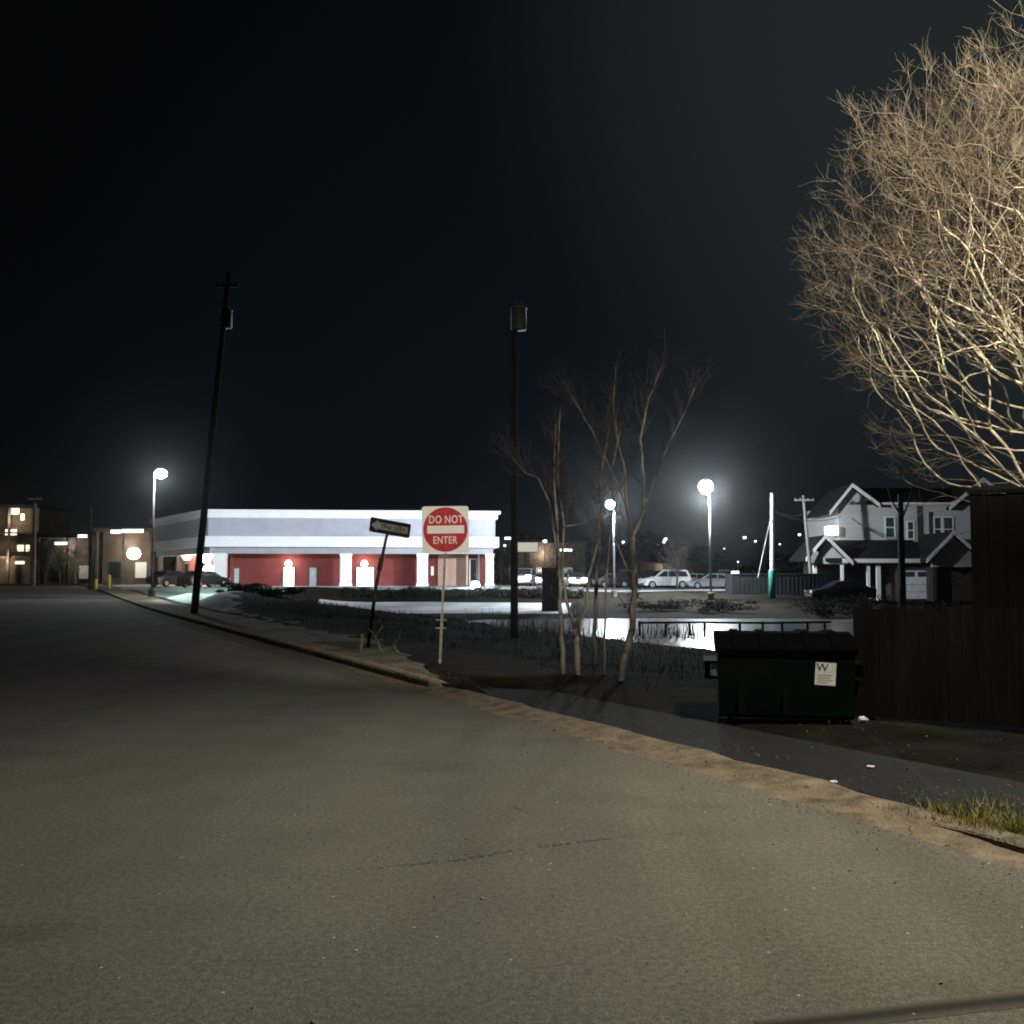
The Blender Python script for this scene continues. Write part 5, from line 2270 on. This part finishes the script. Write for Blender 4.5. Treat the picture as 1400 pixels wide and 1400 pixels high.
TG = "bare trees beyond the lots"
for i, (px, Y, pt_, lab, mt) in enumerate((
        (62, 126, 722, "bare brown tree before the far brown building", M_BARKGREY),
        (82, 122, 735, "lower bare tree with pale stems before the far brown building", M_BARKGREY),
        (103, 118, 728, "bare tree left of the slim dark pole", M_BARKGREY),
        (925, 90, 728, "slim bare tree on the lot beside the white car", M_TWIGDARK),
        (690, 135, 735, "dark bare tree behind the right corner of the red shop", M_BARKDARK),
        (812, 140, 736, "dark bare tree behind the smaller lot lamp", M_BARKDARK),
        (1042, 130, 745, "dark bare tree behind the white pole", M_BARKDARK))):
    bare_far_tree(lab, px, Y, pt_, 60 + i, TG, mt, name="bare_tree")
# straight dark trunk is what shows of the tree before the house
x = P(1233, 790, 62).x
g = h1(x, 62)
t = thing("tree_trunk", "straight dark tree trunk standing before the white house", "tree", (x, 62, g))
MB().tube([(0, 0, -.3), (.03, 0, 2.2), (0, 0, 4.6), (.04, 0, 7.2)], [.24, .2, .19, .15], 9).build("trunk", M_BARKDARK, t, True)
MB().tube([(0, 0, 5.6), (.5, .1, 6.6), (.9, .1, 7.9)], [.08, .05, .02], 6).tube([(0, 0, 6), (-.5, .1, 6.9), (-.8, 0, 7.9)], [.07, .04, .02], 6).build("limb", M_BARKDARK, t, True)


def far_wood():
    """dark far-off wood that reads as one mass"""
    rs = np.random.default_rng(77)
    mb = MB()
    for k in range(26000):
        th = rs.uniform(-.75, .62)
        Y = rs.uniform(215, 260)
        x = math.tan(th) * Y
        top = 7.5 + 2.2 * math.sin(th * 19) + 1.6 * math.sin(th * 47 + 1) + 1.0 * math.sin(th * 110)
        z = .3 + top * rs.random() ** .7
        q1 = Vector(rs.normal(0, 1, 3)).normalized() * .7
        q2 = Vector(rs.normal(0, 1, 3)).normalized() * .35
        c = Vector((x, Y, z))
        i = len(mb.v)
        mb.v += [tuple(c - q1), tuple(c + q2), tuple(c + q1), tuple(c - q2)]
        mb.face((i, i + 1, i + 2, i + 3))
    tag(mb.build("far_wood", M_HEDGE), "dark far wood along the horizon behind the lots", "wood", kind="stuff")


far_wood()

# ------------------------------------------------------------------ litter
def crumple(name, label, p, r, seed, mt=M_PAPER, flat=.6):
    rs = np.random.default_rng(seed)
    mb = MB()
    n, m = 9, 6
    for i in range(m + 1):
        for k in range(n):
            th, ph = 2 * math.pi * k / n, math.pi * i / m
            q = r * rs.uniform(.75, 1.2)
            mb.v.append((p.x + q * math.sin(ph) * math.cos(th), p.y + q * math.sin(ph) * math.sin(th) * .8, p.z + r * flat * .9 + q * flat * math.cos(ph)))
    for i in range(m):
        for k in range(n):
            a, b = i * n + k, i * n + (k + 1) % n
            mb.face((a, a + n, b + n, b))
    return tag(mb.build(name, mt), label, "litter", "scraps of litter on the verge")


q = G(1180, 992, .02)
q.z = h1(q.x, q.y) + .01
crumple("litter", "crumpled white bag on the ground at the right foot of the dumpster", q, .055, 1)
q = G(1140, 1070, .03)
q.z = h1(q.x, q.y) + .02
crumple("litter", "small pale scrap of paper behind the sandy kerb", q, .03, 2, flat=.35)
q = G(1190, 1050, .03)
q.z = h1(q.x, q.y) + .02
crumple("litter", "flat pale wrapper on the dark driveway", q, .035, 3, flat=.2)

# ------------------------------------------------------------------ light
# street lamp that lights the road: stands on the verge just right of and behind the frame
WARM = (1.0, .92, .765)
sx, sy = 4.9, 6.0
g = h1(sx + 1.6, sy - .6)
slp = thing("street_lamp", "cobra head street lamp on the verge to the right, outside the picture", "street lamp", (sx + 1.6, sy - .6, g))
MB().tube([(0, 0, -.2), (0, 0, 4), (0, 0, 8.0)], [.11, .09, .07], 10).build("pole", M_POLEMETAL, slp, True)
MB().tube([(0, 0, 7.9), (-.7, .25, 8.5), (-1.6, .6, 8.6)], [.04, .035, .03], 8).build("arm", M_POLEMETAL, slp, True)
hd = MB().box(-1.9, -1.2, .45, .75, 8.52, 8.68, None, .04).build("lamp_head", M_HEAD, slp)
MB().lathe([(.05, -.10), (.12, -.05), (.15, .02)], (-1.6, .6, 8.5), 12).build("lens", E_WARM, hd, True)
ox, oy, oz = sx + 1.6, sy - .6, g
for (pw, cone, aim, bl) in ((5400, 98, (1.9, 7.7, 0), 1.0), (9800, 78, (7.4, 14, 7.3), .7), (6200, 30, (-.8, 17.8, 2.0), .8)):
    lamp((-1.6, .6, 8.3), pw, WARM, .12, slp, cone, (aim[0] - ox, aim[1] - oy, aim[2] - oz), bl)

# ------------------------------------------------------------------ night sky
wd = bpy.data.worlds.new("World")
S.world = wd
wd.use_nodes = True
nt = wd.node_tree
bg = nt.nodes["Background"]
tc = nt.nodes.new("ShaderNodeTexCoord")


def wdot(v):
    n = nt.nodes.new("ShaderNodeVectorMath")
    n.operation = 'DOT_PRODUCT'
    v = Vector(v).normalized()
    nt.links.new(tc.outputs["Generated"], n.inputs[0])
    n.inputs[1].default_value = v
    return n.outputs["Value"]


def wmap(sock, a, b, c0, c1):
    r = nt.nodes.new("ShaderNodeMapRange")
    r.interpolation_type = 'SMOOTHERSTEP'
    r.inputs["From Min"].default_value = a
    r.inputs["From Max"].default_value = b
    nt.links.new(sock, r.inputs["Value"])
    m = nt.nodes.new("ShaderNodeMixRGB")
    m.inputs[1].default_value = (*c0, 1)
    m.inputs[2].default_value = (*c1, 1)
    nt.links.new(r.outputs[0], m.inputs[0])
    return m.outputs[0]


def wadd(a, b):
    m = nt.nodes.new("ShaderNodeMixRGB")
    m.blend_type = 'ADD'
    m.inputs[0].default_value = 1
    nt.links.new(a, m.inputs[1])
    nt.links.new(b, m.inputs[2])
    return m.outputs[0]


sky = nt.nodes.new("ShaderNodeTexSky")
sky.sky_type = 'NISHITA'
sky.sun_disc = False
sky.sun_elevation = R(-9)
sky.sun_rotation = R(200)
skm = nt.nodes.new("ShaderNodeMixRGB")
skm.blend_type = 'MULTIPLY'
skm.inputs[0].default_value = 1
skm.inputs[2].default_value = (.05, .05, .05, 1)
nt.links.new(sky.outputs[0], skm.inputs[1])


def pdir(px, py):
    return (P(px, py, 100) - Vector((0, 0, CH)))


c = wadd(skm.outputs[0], wmap(wdot(pdir(950, 700)), math.cos(R(38)), 1.0, (.0020, .0021, .0024), (.0028, .0046, .0074)))
c = wadd(c, wmap(wdot(pdir(1650, -160)), math.cos(R(36)), 1.0, (0, 0, 0), (.0125, .0160, .0152)))
nt.links.new(c, bg.inputs["Color"])
bg.inputs["Strength"].default_value = 1.0

# night air: thin even haze that gives the lamps their halo
HAZE = True
if HAZE:
    hm = bpy.data.materials.new("night_haze")
    hm.use_nodes = True
    n2 = hm.node_tree
    n2.nodes.remove(n2.nodes["Principled BSDF"])
    pv = n2.nodes.new("ShaderNodeVolumePrincipled")
    pv.inputs["Color"].default_value = (.9, .95, 1.0, 1)
    pv.inputs["Density"].default_value = 0.00012
    pv.inputs["Anisotropy"].default_value = 0.95
    n2.links.new(pv.outputs[0], n2.nodes["Material Output"].inputs["Volume"])
    hz = MB().box(-300, 300, -45, 320, -3.5, 16).build("haze", hm)
    tag(hz, kind="stuff")

S.view_settings.view_transform = 'Standard'
S.view_settings.look = 'None'
S.view_settings.exposure = 0
S.view_settings.gamma = 1
S.cycles.use_denoising = True
S.cycles.max_bounces = 6
S.cycles.diffuse_bounces = 2
S.cycles.glossy_bounces = 3
S.cycles.volume_bounces = 0
S.cycles.sample_clamp_indirect = 3
S.cycles.filter_width = 1.9
